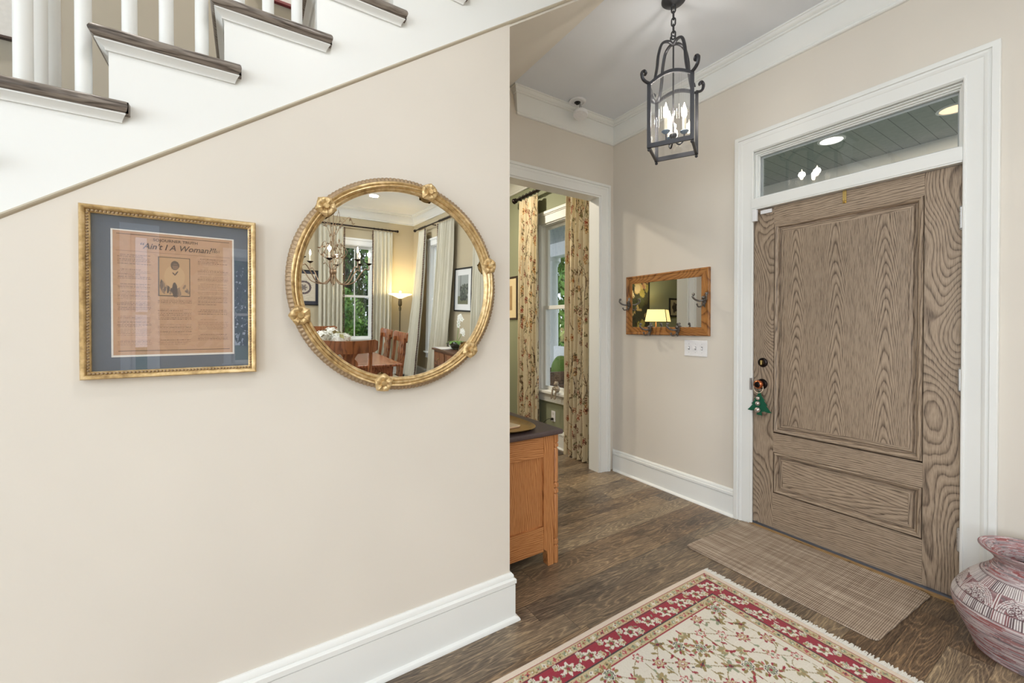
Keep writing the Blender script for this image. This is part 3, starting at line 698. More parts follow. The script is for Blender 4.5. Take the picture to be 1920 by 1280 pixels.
for k in range(26):
    x = 0.102+0.066*rr.random(); cv.ell(x, 0.176+rr.random()*0.030*(0.35+abs(x-0.135)/0.034), 0.003, rr.uniform(0.004, 0.014), rr.choice([(84, 72, 76), (110, 92, 90), (140, 116, 100)]), rr.uniform(-0.5, 0.5))
cv.ell(0.135, 0.228, 0.024, 0.034, (198, 164, 128)); cv.ell(0.135, 0.190, 0.006, 0.022, (78, 66, 70))
cv.ell(0.136, 0.262, 0.010, 0.0135, (92, 74, 70)); cv.ell(0.137, 0.259, 0.007, 0.009, (128, 100, 86)); cv.rect(0.131, 0.2625, 0.143, 0.2635, (70, 56, 54))
cv.line([(0.131, 0.240), (0.136, 0.234), (0.142, 0.244)], 0.003, (80, 68, 70))
nu, nv = int(PW/0.0009), int(PH/0.0009)
U, V = np.meshgrid(np.linspace(0, PW, nu), np.linspace(0, PH, nv))
P = np.stack([U-0.3178, np.full_like(U, 1.5768)+0.0*U, V+0.2490+1.0], 2)
grid_mesh('printed_sheet', P, cv.sample(U, V), vcol('brown_printed_paper', 0.85), t, smooth=False)
INKM = flat('sepia_ink', (84, 62, 60), 0.8)
text('SOJOURNER TRUTH', 0.0115, (-0.179, 1.5763, 1.578), (PI/2, 0, 0), INKM, 'lettering', t, sx=1.0, bold=0.0001)
text("\u201cAin't I A Woman?\u201d", 0.0235, (-0.174, 1.5763, 1.5545), (PI/2, 0, 0), INKM, 'lettering', t, shear=0.28, sx=0.93, bold=0.0003)
text('1851', 0.011, (-0.083, 1.5763, 1.5575), (PI/2, 0, 0), INKM, 'lettering', t)
MB().box((-0.363, 1.5725, 1.204), (0.003, 1.574, 1.643)).build('picture_glass', PICGLASS, t)

# round mirror
MT = math.radians(1.6)
t = thing('round_mirror', 'round gilt mirror with six flower bosses on its rim, hung on the stair wall', 'mirror', (0.502, 1.552, 1.487), (MT, 0, 0))
def mlocal(mb): return mb
NS = 720; rows = []
prof = [(0.350, 0.004), (0.350, -0.004), (0.3535, -0.010), (0.358, -0.012), (0.3605, -0.009), (0.3625, -0.014), (0.367, -0.019), (0.3705, -0.018), (0.372, -0.015), (0.3745, -0.019), (0.379, -0.020), (0.382, -0.016), (0.3835, -0.012), (0.388, -0.011), (0.394, -0.007), (0.3965, 0.0), (0.397, 0.012), (0.39, 0.018), (0.352, 0.018)]
for a in range(NS):
    th = 2*PI*a/NS; rib = 0.5+0.5*math.sin(170*th); tw = 0.0018*math.sin(6*th*1.0)
    rows.append([((r+(0.0022*rib if 13 <= j <= 15 else 0)+(tw if 4 <= j <= 10 else 0))*math.cos(th), y-(0.003*rib if 12 <= j <= 14 else 0), (r+(0.0022*rib if 13 <= j <= 15 else 0)+(tw if 4 <= j <= 10 else 0))*math.sin(th)) for j, (r, y) in enumerate(prof)])
m = MB(); m.loft(rows, close_u=True, close_v=True)
m.mi = []
for a in range(NS):
    for j in range(len(prof)): m.mi.append(1 if 11 <= j <= 15 else 0)
m.build('mirror_frame', [GOLD, DGOLD], t, smooth=60, local=True)
m = MB().lathe([(0.3515, 0.002), (0.3515, 0.006)], (0, 0, 0), 128, ax=1); m.build('mirror_glass', MIRROR, t, local=True)
def boss(ang):
    b = MB()
    for k in range(5):
        a = 2*PI*k/5+ang*2; R_ = []
        for i in range(7):
            u = i/6; rr_ = 0.006+0.030*u; row = []
            for j in range(7):
                v = (j-3)/3; wd = 0.021*math.sin(PI*min(1, 0.18+u*0.78))**0.6; x = rr_*(1-0.10*v*v); y = v*wd
                h = -(0.010+0.008*math.sin(PI*u*0.9)-0.004*abs(v)+0.0012*math.cos(v*9))+0.006*max(0, u-0.7)/0.3*(1 if True else 0)
                row.append((x*math.cos(a)-y*math.sin(a), h-0.016, x*math.sin(a)+y*math.cos(a)))
            R_.append(row)
        b.loft(R_)
    b.lathe([(0.003, -0.040), (0.0085, -0.040), (0.0105, -0.034), (0.0105, -0.022)], (0, 0, 0), 16, ax=1)
    b.lathe([(0.030, -0.020), (0.026, -0.026), (0.006, -0.028)], (0, 0, 0), 24, ax=1)
    return b
for a in (137.7, 75.6, 15.5, -42.4, -102.3, -161.4):
    th = math.radians(a); b = boss(th); b.xf(Matrix.Translation((0.374*math.cos(th), 0.004, 0.374*math.sin(th))))
    b.build('flower_boss', GOLD, t, smooth=50, local=True)

# ---------------------------------------------------------------- things on the door wall
t = thing('hook_mirror', 'small wall mirror in honey oak frame with four cast double hooks', 'mirror', (2.85, 2.17, 1.26))
FO = [(0, 0.010), (0.004, 0.016), (0.012, 0.018), (0.05, 0.018), (0.054, 0.022), (0.062, 0.023), (0.068, 0.018), (0.068, 0), (0, 0)]
m = MB().rect_frame(1.843, 2.496, 1.3275, 1.700, FO, mpr); m.mi = [k % 2 for k in range(len(m.f))]; m.build('oak_frame', [MIRWV, MIRW], t, smooth=30)
MB().box((2.852, 1.840, 1.325), (2.856, 2.499, 1.703)).build('mirror_glass', MIRROR, t)
def hook(y, z):
    m = MB(); X = 2.842
    m.ball((X, y, z), 0.020, 12, (0.6, 1, 1.4)); m.ball((X-0.008, y, z+0.024), 0.014, 10); m.ball((X-0.006, y, z-0.026), 0.013, 10)
    for s_ in (-1, 1):
        m.tube(bez([(X-0.006, y, z+0.006), (X-0.020, y+s_*0.024, z+0.000), (X-0.044, y+s_*0.044, z+0.010), (X-0.060, y+s_*0.054, z+0.030), (X-0.056, y+s_*0.053, z+0.044)], 4), 0.0068, 8)
        m.ball((X-0.053, y+s_*0.052, z+0.048), 0.0115, 10)
        m.tube(bez([(X-0.004, y, z-0.020), (X-0.016, y+s_*0.014, z-0.040), (X-0.034, y+s_*0.024, z-0.044), (X-0.044, y+s_*0.028, z-0.030)], 4), 0.0052, 8)
        m.ball((X-0.044, y+s_*0.028, z-0.026), 0.008, 8)
    m.build('coat_hook', PEWTER, t, smooth=60)
for y, z in ((2.528, 1.520), (1.812, 1.520), (2.30, 1.302), (2.035, 1.302)): hook(y, z)
# switch plate
t = thing('light_switch_plate', 'white triple light switch plate under the oak hook mirror', 'light switch', (2.862, 1.893, 1.103))
MB().box((2.859, 1.799, 1.104), (2.8648, 1.988, 1.226)).build('cover_plate', WPLASTIC, t, bevel=0.004, seg=3)
for y, upd in ((1.947, 1), (1.893, 1), (1.840, -1)):
    MB().box((2.8582, y-0.006, 1.152), (2.8595, y+0.006, 1.178)).build('switch_slot', BPLASTIC if False else flat('grey_switch_slot', (150, 150, 150), 0.6), t)
    m = MB().box((-0.011, -0.0035, -0.006), (0.001, 0.0035, 0.006)); m.xf(Matrix.Translation((2.858, y, 1.165)) @ Matrix.Rotation(math.radians(25*upd), 4, 'Y')); m.build('toggle', WPLASTIC, t, bevel=0.001)
    for z in (1.133, 1.197): MB().lathe([(0.003, 0), (0.0025, 0.001)], (0, 0, 0), 10, ax=0).xf(Matrix.Translation((2.8590, y, z)) @ Matrix.Rotation(PI, 4, 'Z')).build('cover_screw', STEEL, t)
# wreath hanger over the door
t = thing('wreath_hanger', 'thin brass wreath hanger hooked over top of the front door', 'door hanger', (2.88, 0.975, 2.02))
m = MB().box((2.8805, 0.966, 2.035), (2.8832, 0.984, 2.1085)); m.box((2.8805, 0.966, 2.1072), (2.899, 0.984, 2.1085)); m.build('strap', BRASS, t)
m = MB().tube([(2.8805, 0.975, 2.046), (2.872, 0.975, 2.040), (2.866, 0.975, 2.044), (2.865, 0.975, 2.054)], 0.0045, 8); m.build('hook', BRASS, t, smooth=50)
t = thing('door_sensor', 'small white alarm sensor box at top left corner of front door', 'alarm sensor', (2.84, 1.46, 2.03))
MB().box((2.8405, 1.440, 2.028), (2.860, 1.470, 2.106)).build('sensor_body', WPLASTIC, t, bevel=0.003)
tag(MB().box((2.872, 1.362, 2.074), (2.8848, 1.432, 2.099)).build('sensor_magnet', WPLASTIC, bevel=0.003), 'white magnet bar stuck on door top beside the alarm sensor', 'alarm sensor')
# christmas tree door ornament
t = thing('bell_ornament', 'green felt tree ornament with three jingle bells hanging from the door knob', 'ornament', (2.84, 1.420, 0.745))
half = [(0.005, 0.110), (0.010, 0.093), (0.022, 0.078), (0.030, 0.072), (0.024, 0.069), (0.036, 0.056), (0.044, 0.049), (0.036, 0.047), (0.050, 0.032), (0.060, 0.022), (0.066, 0.018), (0.048, 0.016), (0.034, 0.018), (0.028, 0.020), (0.012, 0.016), (0.014, 0.0)]
ZT = 0.745; YT = 1.420; half = [(y*1.16, z*1.42) for y, z in half]; poly = [(YT+y, ZT+z) for y, z in half]+[(YT-y, ZT+z) for y, z in reversed(half)]
MB().prism(poly, 0, 2.846, 2.849).build('felt_tree', flat('dark_green_felt', (14, 88, 62), 0.9, nscale=300, var=0.2), t)
for dz, r in ((0.112, 0.0125), (0.078, 0.0150), (0.036, 0.0175)):
    MB().ball((2.845-r, YT+0.002, ZT+dz), r, 14).build('jingle_bell', flat('scuffed_silver_bell', (206, 196, 190), 0.35, 0.8, nscale=40, var=0.3), t, smooth=80)
pts = [(2.846-0.008*math.sin(a*0.5), 1.424+0.030*math.sin(a), 0.925+0.033*math.cos(a)) for a in [2*PI*k/28 for k in range(28)]]
MB().tube(pts, 0.0022, 6, closed=True).build('hanging_ring', flat('cream_cord', (226, 208, 184), 0.7), t)

# ---------------------------------------------------------------- lantern
LX, LY, LA = 2.062, 1.510, math.radians(28)
t = thing('pendant_lantern', 'dark iron lantern with scrolled arms and glass panes hanging on a chain', 'pendant light', (LX, LY, 3.2), (0, 0, LA))
def lbuild(m, name, mat, parent=None, **k):  # local coordinates, z measured from the floor
    m.xf(Matrix.Translation((0, 0, -3.2)));
    if parent is None: return m.build(name, mat, t, local=True, **k)
    return m.build(name, mat, parent, local=True, **k)
lbuild(MB().lathe([(0.066, 3.199), (0.066, 3.193), (0.058, 3.185), (0.030, 3.176), (0.012, 3.168), (0.010, 3.158)], (0, 0, 0), 32), 'ceiling_canopy', LIRON, smooth=40)
zc = 3.148; k = 0; m = MB()
while zc > 2.995:
    pts = []
    for a in range(24):
        th = 2*PI*a/24; u = 0.0105*math.cos(th); v = 0.014*math.sin(th)+(0.009 if math.sin(th) > 0 else -0.009)
        pts.append((u if k % 2 else 0, 0 if k % 2 else u, zc+v))
    m.tube(pts, 0.0042, 8, closed=True); zc -= 0.0375; k += 1
lbuild(m, 'chain', LIRON, smooth=60)
m = MB().tube([(0.020*math.cos(a)*0.7, -0.020*math.cos(a)*0.7, 2.974+0.020*math.sin(a)) for a in [2*PI*q/24 for q in range(24)]], 0.0034, 8, closed=True); m.ball((0, 0, 2.950), 0.009, 10)
m.tube([(0, 0, 2.95), (0, 0, 2.42)], 0.0045, 8); lbuild(m, 'hanging_ring', LIRON, smooth=60)
H_ = 0.112; ZB, ZS, ZA = 2.335, 2.695, 2.742
for sx in (-1, 1):
    for sy in (-1, 1):
        path = [(0.0, 2.944), (0.035, 2.955), (0.075, 2.935), (0.098, 2.870), (0.108, 2.790), (0.128, 2.715), (0.160, 2.700), (0.196, 2.715), (0.206, 2.748), (0.192, 2.763), (0.180, 2.752), (0.185, 2.742)]
        p3 = [(sx*r/1.4142*1.0, sy*r/1.4142*1.0, z) for r, z in bez(path, 8)]
        lbuild(MB().tube(p3, 0.0105, 8, flatr=0.7), 'scroll_arm', LIRON, smooth=60)
for sx in (-1, 1):
    # face frame (two arched iron frames, on the +-x sides)
    X0 = sx*H_; T = 0.006; m = MB()
    for sy in (-1, 1): m.box((X0-T, sy*H_-0.010, ZB), (X0+T, sy*H_+0.010, ZS))
    m.box((X0-T, -H_, ZB), (X0+T, H_, ZB+0.024))
    N = 20; arc = [(-H_-0.010+(2*H_+0.02)*i/N) for i in range(N+1)]; top = lambda y: ZS+(ZA-ZS)*math.cos(y/(H_+0.010)*PI/2)
    for y0, y1 in zip(arc[:-1], arc[1:]):
        m.prism([(y0, top(y0)-0.018), (y1, top(y1)-0.018), (y1, top(y1)), (y0, top(y0))], 0, X0-T, X0+T)
    lbuild(m, 'face_frame', LIRON)
    m = MB()
    for y0, y1 in zip(arc[:-1], arc[1:]): m.prism([(y0*0.95, ZB+0.012), (y1*0.95, ZB+0.012), (y1*0.95, top(y1)-0.010), (y0*0.95, top(y0)-0.010)], 0, X0-0.0015, X0+0.0015)
    lbuild(m, 'glass_pane', GLASS)
for sy in (-1, 1):
    lbuild(MB().box((-H_+0.006, sy*H_-0.007, ZB-0.002), (H_-0.006, sy*H_+0.007, ZB+0.010)), 'bottom_bar', LIRON)
    lbuild(MB().box((-H_+0.006, sy*H_-0.0015, ZB+0.010), (H_-0.006, sy*H_+0.0015, ZS+0.006)), 'glass_pane', GLASS)
for sx in (-1, 1):
    for sy in (-1, 1): lbuild(MB().ball((sx*H_, sy*H_, ZB-0.010), 0.009, 10), 'ball_foot', LIRON, smooth=60)
lbuild(MB().ball((0, 0, 2.425), 0.022, 14, (1, 1, 0.8)), 'hub', LIRON, smooth=60)
for k in range(3):
    a = 2*PI*k/3+0.5; c_, s_ = math.cos(a), math.sin(a)
    arm = lbuild(MB().tube([(r*c_, r*s_, z) for r, z in bez([(0.0, 2.42), (0.014, 2.385), (0.034, 2.368), (0.055, 2.385), (0.060, 2.425)], 6)], 0.0045, 8), 'candle_arm', LIRON, smooth=60)
    C0 = (0.060*c_, 0.060*s_, 0)
    def ab(m, name, mat, **kk): m.xf(Matrix.Translation((0, 0, -3.2))); return m.build(name, mat, arm, local=True, **kk)
    ab(MB().lathe([(0.006, 2.42), (0.019, 2.430), (0.024, 2.436), (0.022, 2.438), (0.010, 2.434)], C0, 18), 'drip_cup', flat('pale_blue_grey_cup', (110, 130, 150), 0.4), smooth=50)
    ab(MB().lathe([(0.0105, 2.435), (0.0105, 2.510)], C0, 16), 'candle_sleeve', CANDLE, smooth=50)
    ab(MB().lathe([(0.006, 2.510), (0.013, 2.526), (0.0145, 2.542), (0.011, 2.562), (0.005, 2.582), (0.001, 2.598)], C0, 16), 'candle_bulb', BULB, smooth=60)
    v = Matrix.Rotation(LA, 4, 'Z') @ Vector((C0[0], C0[1], 0))
    point('lantern_bulb_light', (LX+v.x, LY+v.y, 2.553), 3.2, (1.0, 0.95, 0.87), 0.024)
# smoke detector base with dangling head
t = thing('smoke_detector', 'white smoke detector with its head dangling by wires from ceiling plate', 'smoke detector', (2.31, 2.60, 3.2))
m = MB().lathe([(0.070, 3.1995), (0.070, 3.192), (0.060, 3.186), (0.052, 3.186), (0.050, 3.190), (0.028, 3.190)], (2.315, 2.615, 0), 32); m.build('mounting_plate', WPLASTIC, t, smooth=40)
m = MB().lathe([(0.026, 3.192), (0.026, 3.1885)], (2.315, 2.615, 0), 20); m.ball((2.315, 2.615, 3.180), 0.016, 8, (1, 1, 0.6)); m.build('wiring_box', BPLASTIC, t)
m = MB(); [m.tube(bez([(2.33+dx, 2.605, 3.185), (2.325+dx*2, 2.59, 3.14), (2.315+dx, 2.575, 3.085)], 8), 0.0022, 6) for dx in (-0.004, 0.004)]; m.build('wire', flat('grey_wire', (70, 70, 70), 0.5), t)
m = MB().lathe([(0.054, -0.012), (0.060, -0.006), (0.060, 0.012), (0.056, 0.016), (0.020, 0.016)], (0, 0, 0), 36); m.xf(Matrix.Translation((2.310, 2.570, 3.070)) @ Matrix.Rotation(math.radians(14), 4, 'Y') @ Matrix.Rotation(math.radians(-10), 4, 'X'))
m.build('detector_head', WPLASTIC, t, smooth=40)

# ================================================================ on the floor
# doormat
m = MB(); ang = 0
c0 = [(2.225, 0.630), (2.835, 0.595), (2.842, 1.515), (2.225, 1.535)]
def rounded(c, r, n=5):
    out = []
    for i in range(len(c)):
        p, a, b = Vector(c[i]), Vector(c[i-1]), Vector(c[(i+1) % len(c)]); u = (a-p).normalized(); v = (b-p).normalized()
        for k in range(n+1):
            q = k/n; P1 = p+u*r*(1-q)**2+v*r*q*q; out.append((P1.x, P1.y))
    return out
tag(MB().prism(rounded(c0, 0.03), 2, 0.001, 0.008).build('doormat', DOORMAT, bevel=0.002), 'tan woven rectangular doormat lying in front of the wooden front door', 'doormat')
# rug
RX0, RX1, RY0, RY1 = -0.36, 2.085, -0.36, 1.332
rug = thing('area_rug', 'cream floral rug with crimson border and white fringe', 'rug', (0.9, 0.5, 0))
RW, RH = RX1-RX0, RY1-RY0
cv = Canvas(RW, RH, 0.0022, (222, 212, 188)); rr = random.Random(11)
CREAM = (234, 228, 214); RED = (160, 38, 58); TAN = (170, 150, 104); SAGE = (150, 158, 128); OLV = (150, 132, 80); DK = (52, 52, 58); ROSE = (190, 90, 90); BEI = (206, 190, 150)
cv.rect(0, 0, RW, RH, (236, 220, 202))
def ring(d0, d1, col):
    cv.rect(d0, d0, RW-d0, d1, col); cv.rect(d0, RH-d1, RW-d0, RH-d0, col); cv.rect(d0, d0, d1, RH-d0, col); cv.rect(RW-d1, d0, RW-d0, RH-d0, col)
def guard(d0, d1):
    ring(d0, d1, BEI); mid = (d0+d1)/2
    for side in range(4):
        L = (RW if side < 2 else RH)-2*d0; n = int(L/0.026)
        for k in range(n):
            p = d0+(k+0.5)*L/n; xy = [(p, mid), (p, RH-mid), (mid, p), (RW-mid, p)][side]
            col = (SAGE, ROSE, TAN, SAGE, CREAM)[k % 5]; cv.ell(xy[0], xy[1], 0.009, 0.009, col, jag=0.3, nj=4, ph=k)
            cv.ell(xy[0]+rr.uniform(-0.004, 0.004), xy[1]+rr.uniform(-0.004, 0.004), 0.0035, 0.0035, (RED, DK, CREAM)[k % 3])
            q = [(p+0.011, mid+rr.choice([-0.009, 0.009])), (p+0.011, RH-mid+rr.choice([-0.009, 0.009])), (mid+rr.choice([-0.009, 0.009]), p+0.011), (RW-mid+rr.choice([-0.009, 0.009]), p+0.011)][side]
            cv.ell(q[0], q[1], 0.004, 0.003, rr.choice([RED, OLV, (190, 120, 80)]))
ring(0.026, 0.030, RED); guard(0.030, 0.064); ring(0.064, 0.067, RED); ring(0.067, 0.069, DK)
ring(0.069, 0.152, RED); ring(0.152, 0.155, DK); ring(0.155, 0.158, CREAM); guard(0.158, 0.190); ring(0.190, 0.194, RED)
cv.rect(0.194, 0.194, RW-0.194, RH-0.194, CREAM)
for k in range(1500):
    x, y = rr.uniform(0.2, RW-0.2), rr.uniform(0.2, RH-0.2); cv.ell(x, y, rr.uniform(0.01, 0.03), rr.uniform(0.001, 0.003), rr.choice([(230, 222, 206), (240, 234, 222)]))
def palmette(x, y, a, s=1.0, cream=CREAM):
    for da, L in ((-1.1, 0.030), (-0.55, 0.038), (0, 0.044), (0.55, 0.038), (1.1, 0.030)):
        cv.leaf(x, y, L*s, 0.017*s, a+da, cream)
        cv.leaf(x+0.012*s*math.cos(a+da), y+0.012*s*math.sin(a+da), L*0.55*s, 0.006*s, a+da, SAGE if da else TAN)
    cv.ell(x, y, 0.014*s, 0.012*s, BEI, a); cv.ell(x, y, 0.006*s, 0.006*s, rr.choice([RED, DK, OLV]))
mid = 0.1105
for side in range(4):
    L = (RW if side < 2 else RH)-0.22; n = int(L/0.115)
    for k in range(n+1):
        p = 0.11+k*L/n; ax_ = [0, PI, PI/2, -PI/2][side]
        f = lambda s_, off: [(s_, mid+off), (s_, RH-mid-off), (mid+off, s_), (RW-mid-off, s_)][side]
        x, y = f(p, 0.0); cv.ell(x, y, 0.026, 0.026, CREAM, jag=0.28, nj=6, ph=k); cv.ell(x, y, 0.015, 0.015, TAN, jag=0.25, nj=5); cv.ell(x, y, 0.008, 0.008, RED); cv.ell(x, y, 0.012, 0.012, DK, ring=0.16)
        if k < n:
            x, y = f(p+L/n*0.42, 0.024); palmette(x, y, ax_+(0.5 if side in (0, 3) else -0.5), 0.72)
            x, y = f(p+L/n*0.62, -0.024); palmette(x, y, ax_+PI-(0.5 if side in (0, 3) else -0.5), 0.62)
            for q in range(5):
                x, y = f(p+L/n*rr.uniform(0.2, 0.9), rr.uniform(-0.03, 0.03)); cv.leaf(x, y, 0.02, 0.007, rr.uniform(0, 6.3), rr.choice([CREAM, SAGE, BEI]))
# field of flowers and vines
x = 0.228; row = 0; P_ = []
while x < RW-0.212:
    y = 0.228+(0.052 if row % 2 else 0)
    while y < RH-0.212: P_.append((x+rr.uniform(-0.012, 0.012), y+rr.uniform(-0.012, 0.012), row)); y += 0.108
    x += 0.068; row += 1
for i, (x, y, rw) in enumerate(P_):
    for j in (i+1, i+11, i+12):
        if j < len(P_) and math.hypot(P_[j][0]-x, P_[j][1]-y) < 0.17:
            x2, y2, _ = P_[j]; q = rr.uniform(-0.035, 0.035); mx_, my_ = (x+x2)/2+q, (y+y2)/2-q
            cv.line([((1-u)**2*x+2*u*(1-u)*mx_+u*u*x2, (1-u)**2*y+2*u*(1-u)*my_+u*u*y2) for u in np.linspace(0, 1, 9)], 0.0034, rr.choice([TAN, OLV]))
            cv.leaf(mx_, my_, 0.026, 0.010, rr.uniform(0, 6.3), rr.choice([OLV, SAGE, RED]))
for i, (x, y, rw) in enumerate(P_):
    kind = (i*7+rw*3) % 5; a = rr.uniform(0, 6.3)
    if kind == 0:
        cv.ell(x, y, 0.036, 0.036, OLV, jag=0.35, nj=8, ph=a); cv.ell(x, y, 0.027, 0.025, CREAM, jag=0.12, nj=8); cv.ell(x, y, 0.021, 0.021, DK, ring=0.18, jag=0.1, nj=8); cv.ell(x, y, 0.015, 0.015, SAGE); cv.ell(x, y, 0.006, 0.006, RED)
        for q in range(6): cv.leaf(x+0.026*math.cos(a+q*1.05), y+0.026*math.sin(a+q*1.05), 0.018, 0.008, a+q*1.05, rr.choice([RED, ROSE]))
    elif kind == 1:
        cv.ell(x, y, 0.024, 0.022, RED, jag=0.3, nj=7, ph=a); cv.ell(x, y, 0.018, 0.016, BEI, jag=0.2, nj=7, ph=a); cv.ell(x, y, 0.009, 0.008, CREAM); cv.ell(x, y, 0.008, 0.008, RED, ring=0.35)
    elif kind == 2:
        palmette(x, y, a, 0.85, TAN); cv.leaf(x, y, 0.026, 0.008, a+PI, RED)
    elif kind == 3:
        for q in range(5): cv.leaf(x, y, 0.034, 0.014, a+q*1.256, rr.choice([OLV, TAN, SAGE]))
        cv.ell(x, y, 0.008, 0.008, RED); cv.line([(x-0.02*math.cos(a), y-0.02*math.sin(a)), (x+0.02*math.cos(a), y+0.02*math.sin(a))], 0.004, DK)
    else:
        cv.ell(x, y, 0.019, 0.019, ROSE, jag=0.28, nj=6, ph=a); cv.ell(x, y, 0.014, 0.014, CREAM, jag=0.25, nj=6, ph=a); cv.ell(x, y, 0.006, 0.006, SAGE)
for k in range(420):
    x, y = rr.uniform(0.21, RW-0.21), rr.uniform(0.21, RH-0.21); cv.leaf(x, y, rr.uniform(0.010, 0.024), rr.uniform(0.005, 0.009), rr.uniform(0, 6.3), rr.choice([RED, OLV, SAGE, TAN, ROSE, DK if k % 5 == 0 else BEI]))
xs = np.concatenate([np.arange(0, 0.95, 0.012), np.arange(0.95, RW, 0.0031), [RW]]); ys = np.concatenate([np.arange(0, 0.62, 0.012), np.arange(0.62, RH, 0.0031), [RH]])
U, V = np.meshgrid(xs, ys); rs = np.random.RandomState(1)
edge = np.minimum(np.minimum(U, RW-U), np.minimum(V, RH-V)); Z = np.where(edge < 0.001, 0.001, 0.009)+rs.uniform(-0.0006, 0.0006, U.shape)*(edge > 0.003)
wob = 0.004*np.sin(U*5.0)+0.003*np.sin(V*6.0)
P = np.stack([U+RX0+0.0*wob, V+RY0+0.004*np.sin(U*4.0)*(V/RH), Z], 2)
grid_mesh('rug_pile', P, cv.sample(U, V), vcol('rug_wool', 0.95, 0.4, sheen=0.2, nscale=700), rug, smooth=True)
m = MB(); y = RY0+0.004
while y < RY1-0.004:
    for side, X in ((1, RX1), (-1, RX0)):
        L = rr.uniform(0.024, 0.042); dy = rr.uniform(-0.006, 0.006)
        m.tube([(X-side*0.006, y, 0.006), (X+side*L*0.5, y+dy*0.5, 0.0055), (X+side*L, y+dy, 0.003)], [0.0030, 0.0030, 0.0022], 5)
    y += 0.0036
m.build('rug_fringe', flat('white_cotton_fringe', (232, 230, 224), 0.95, nscale=200, var=0.1), rug)
# vase
t = thing('terracotta_vase', 'large round clay floor vase with whitewashed carved bands beside the front door', 'vase', (2.622, 0.272, 0))
VP = [(0.143, 0.0), (0.150, 0.006), (0.158, 0.03), (0.180, 0.08), (0.200, 0.125), (0.2135, 0.165), (0.2165, 0.187), (0.2135, 0.205), (0.204, 0.228), (0.188, 0.258), (0.165, 0.290), (0.138, 0.320), (0.116, 0.342), (0.102, 0.358), (0.094, 0.372), (0.092, 0.382), (0.098, 0.396), (0.116, 0.414), (0.136, 0.428), (0.142, 0.434), (0.140, 0.438), (0.132, 0.436), (0.108, 0.420), (0.090, 0.404), (0.082, 0.385), (0.084, 0.36)]
VP = [(r, h*0.985) for r, h in VP]
arc = [0]
for a_, b_ in zip(VP[:-1], VP[1:]): arc.append(arc[-1]+math.hypot(b_[0]-a_[0], b_[1]-a_[1]))
NA, NV = 620, 250; S = np.linspace(0, arc[-1], NV)
Rr = np.interp(S, arc, [p[0] for p in VP]); Zz = np.interp(S, arc, [p[1] for p in VP])
kern = np.ones(7)/7; Rs = np.convolve(np.pad(Rr, 3, 'edge'), kern, 'valid'); Zs_ = np.convolve(np.pad(Zz, 3, 'edge'), kern, 'valid'); Rs[0] = Rr[0]; Zs_[0] = 0
ss = lambda h0: np.interp(h0, [p[1] for p in VP[:20]], arc[:20])
CIRC = 2*PI*0.2; cv = Canvas(CIRC, arc[-1], 0.0016, (178, 158, 160)); rr = random.Random(5)
for k in range(5200):
    c_ = rr.choice([(158, 92, 92), (190, 172, 174), (212, 200, 200), (168, 122, 122), (128, 116, 120), (200, 184, 184), (176, 140, 142), (150, 140, 144)])
    cv.ell(rr.uniform(0, CIRC), rr.uniform(0, arc[-1]), rr.uniform(0.01, 0.06), rr.uniform(0.0008, 0.003), c_)
LGT = (226, 218, 216); DRK = (96, 76, 80); DRR = (134, 82, 86)
s1, s2, s3, s4 = float(ss(0.199)), float(ss(0.233)), float(ss(0.288)), float(ss(0.322))
hgt = np.zeros_like(cv.a[:, :, 0])
def band(a, b, n):
    for k in range(n):
        x0 = k*CIRC/n; cv.rect(x0, a, x0+CIRC/n*0.55, b, LGT); cv.rect(x0+CIRC/n*0.55, a, x0+CIRC/n, b, DRK if (k//7) % 3 else DRR)
band(s1, s2, 190); band(s3, s4, 170)
cv.rect(0, s2, CIRC, s3, (150, 116, 120))
for k in range(500): cv.ell(rr.uniform(0, CIRC), rr.uniform(s2, s3), 0.012, 0.004, rr.choice([(132, 96, 100), (160, 104, 106), (128, 112, 116), (168, 140, 142)]))
n = 9
for k in range(n):
    x0 = k*CIRC/n; wd = CIRC/n
    cv.rect(x0-0.006, s2, x0+0.006, s3, LGT); cv.rect(x0-0.002, s2, x0+0.002, s3, DRR)
    for q in range(4):
        pts = [(x0+wd/2+(wd/2-0.007-q*0.0062)*math.cos(a), s2+(s3-s2-q*0.0068)*math.sin(a)) for a in np.linspace(0, PI, 26)]; cv.line(pts, 0.0034, LGT)
    for cx_, cy_, r_ in ((-0.024, 0.013, 0.0135), (-0.009, 0.030, 0.0135), (0.014, 0.028, 0.0135), (0.026, 0.011, 0.0125), (0.001, 0.009, 0.010)):
        cv.ell(x0+wd/2+cx_, s2+cy_+0.002, r_, r_, (112, 84, 88)); pts = [(x0+wd/2+cx_+r_*(1-u)*math.cos(u*13), s2+cy_+0.002+r_*(1-u)*math.sin(u*13)) for u in np.linspace(0, 0.95, 34)]; cv.line(pts, 0.0026, LGT)
for s_, c_ in ((s1-0.002, DRK), (s2, DRK), (s3, DRK), (s4, DRK), (s1-0.010, LGT), (s4+0.006, LGT), (0.040, LGT), (0.085, DRR)): cv.rect(0, s_-0.0012, CIRC, s_+0.0012, c_)
TH = np.linspace(0, 2*PI, NA+1); U, V = np.meshgrid(TH/(2*PI)*CIRC, S); C = cv.sample(U, V)
lum = C.mean(2); disp = (lum-0.35)*0.004; fade = np.clip((V-s1)/0.01, 0, 1)*np.clip((s4-V)/0.01, 0, 1)
RR = Rs[:, None]+disp*(0.25+fade); P = np.stack([2.622+RR*np.cos(TH)[None, :], 0.272+RR*np.sin(TH)[None, :], np.repeat(Zs_[:, None], NA+1, 1)], 2)
grid_mesh('vase_body', P, C, vcol('whitewashed_clay', 0.7, 0.2, nscale=120), t)
MB().lathe([(0.142, 0.0005), (0.150, 0.004)], (2.622, 0.272, 0), 48).build('vase_base', flat('clay_base', (150, 110, 105), 0.8), t)

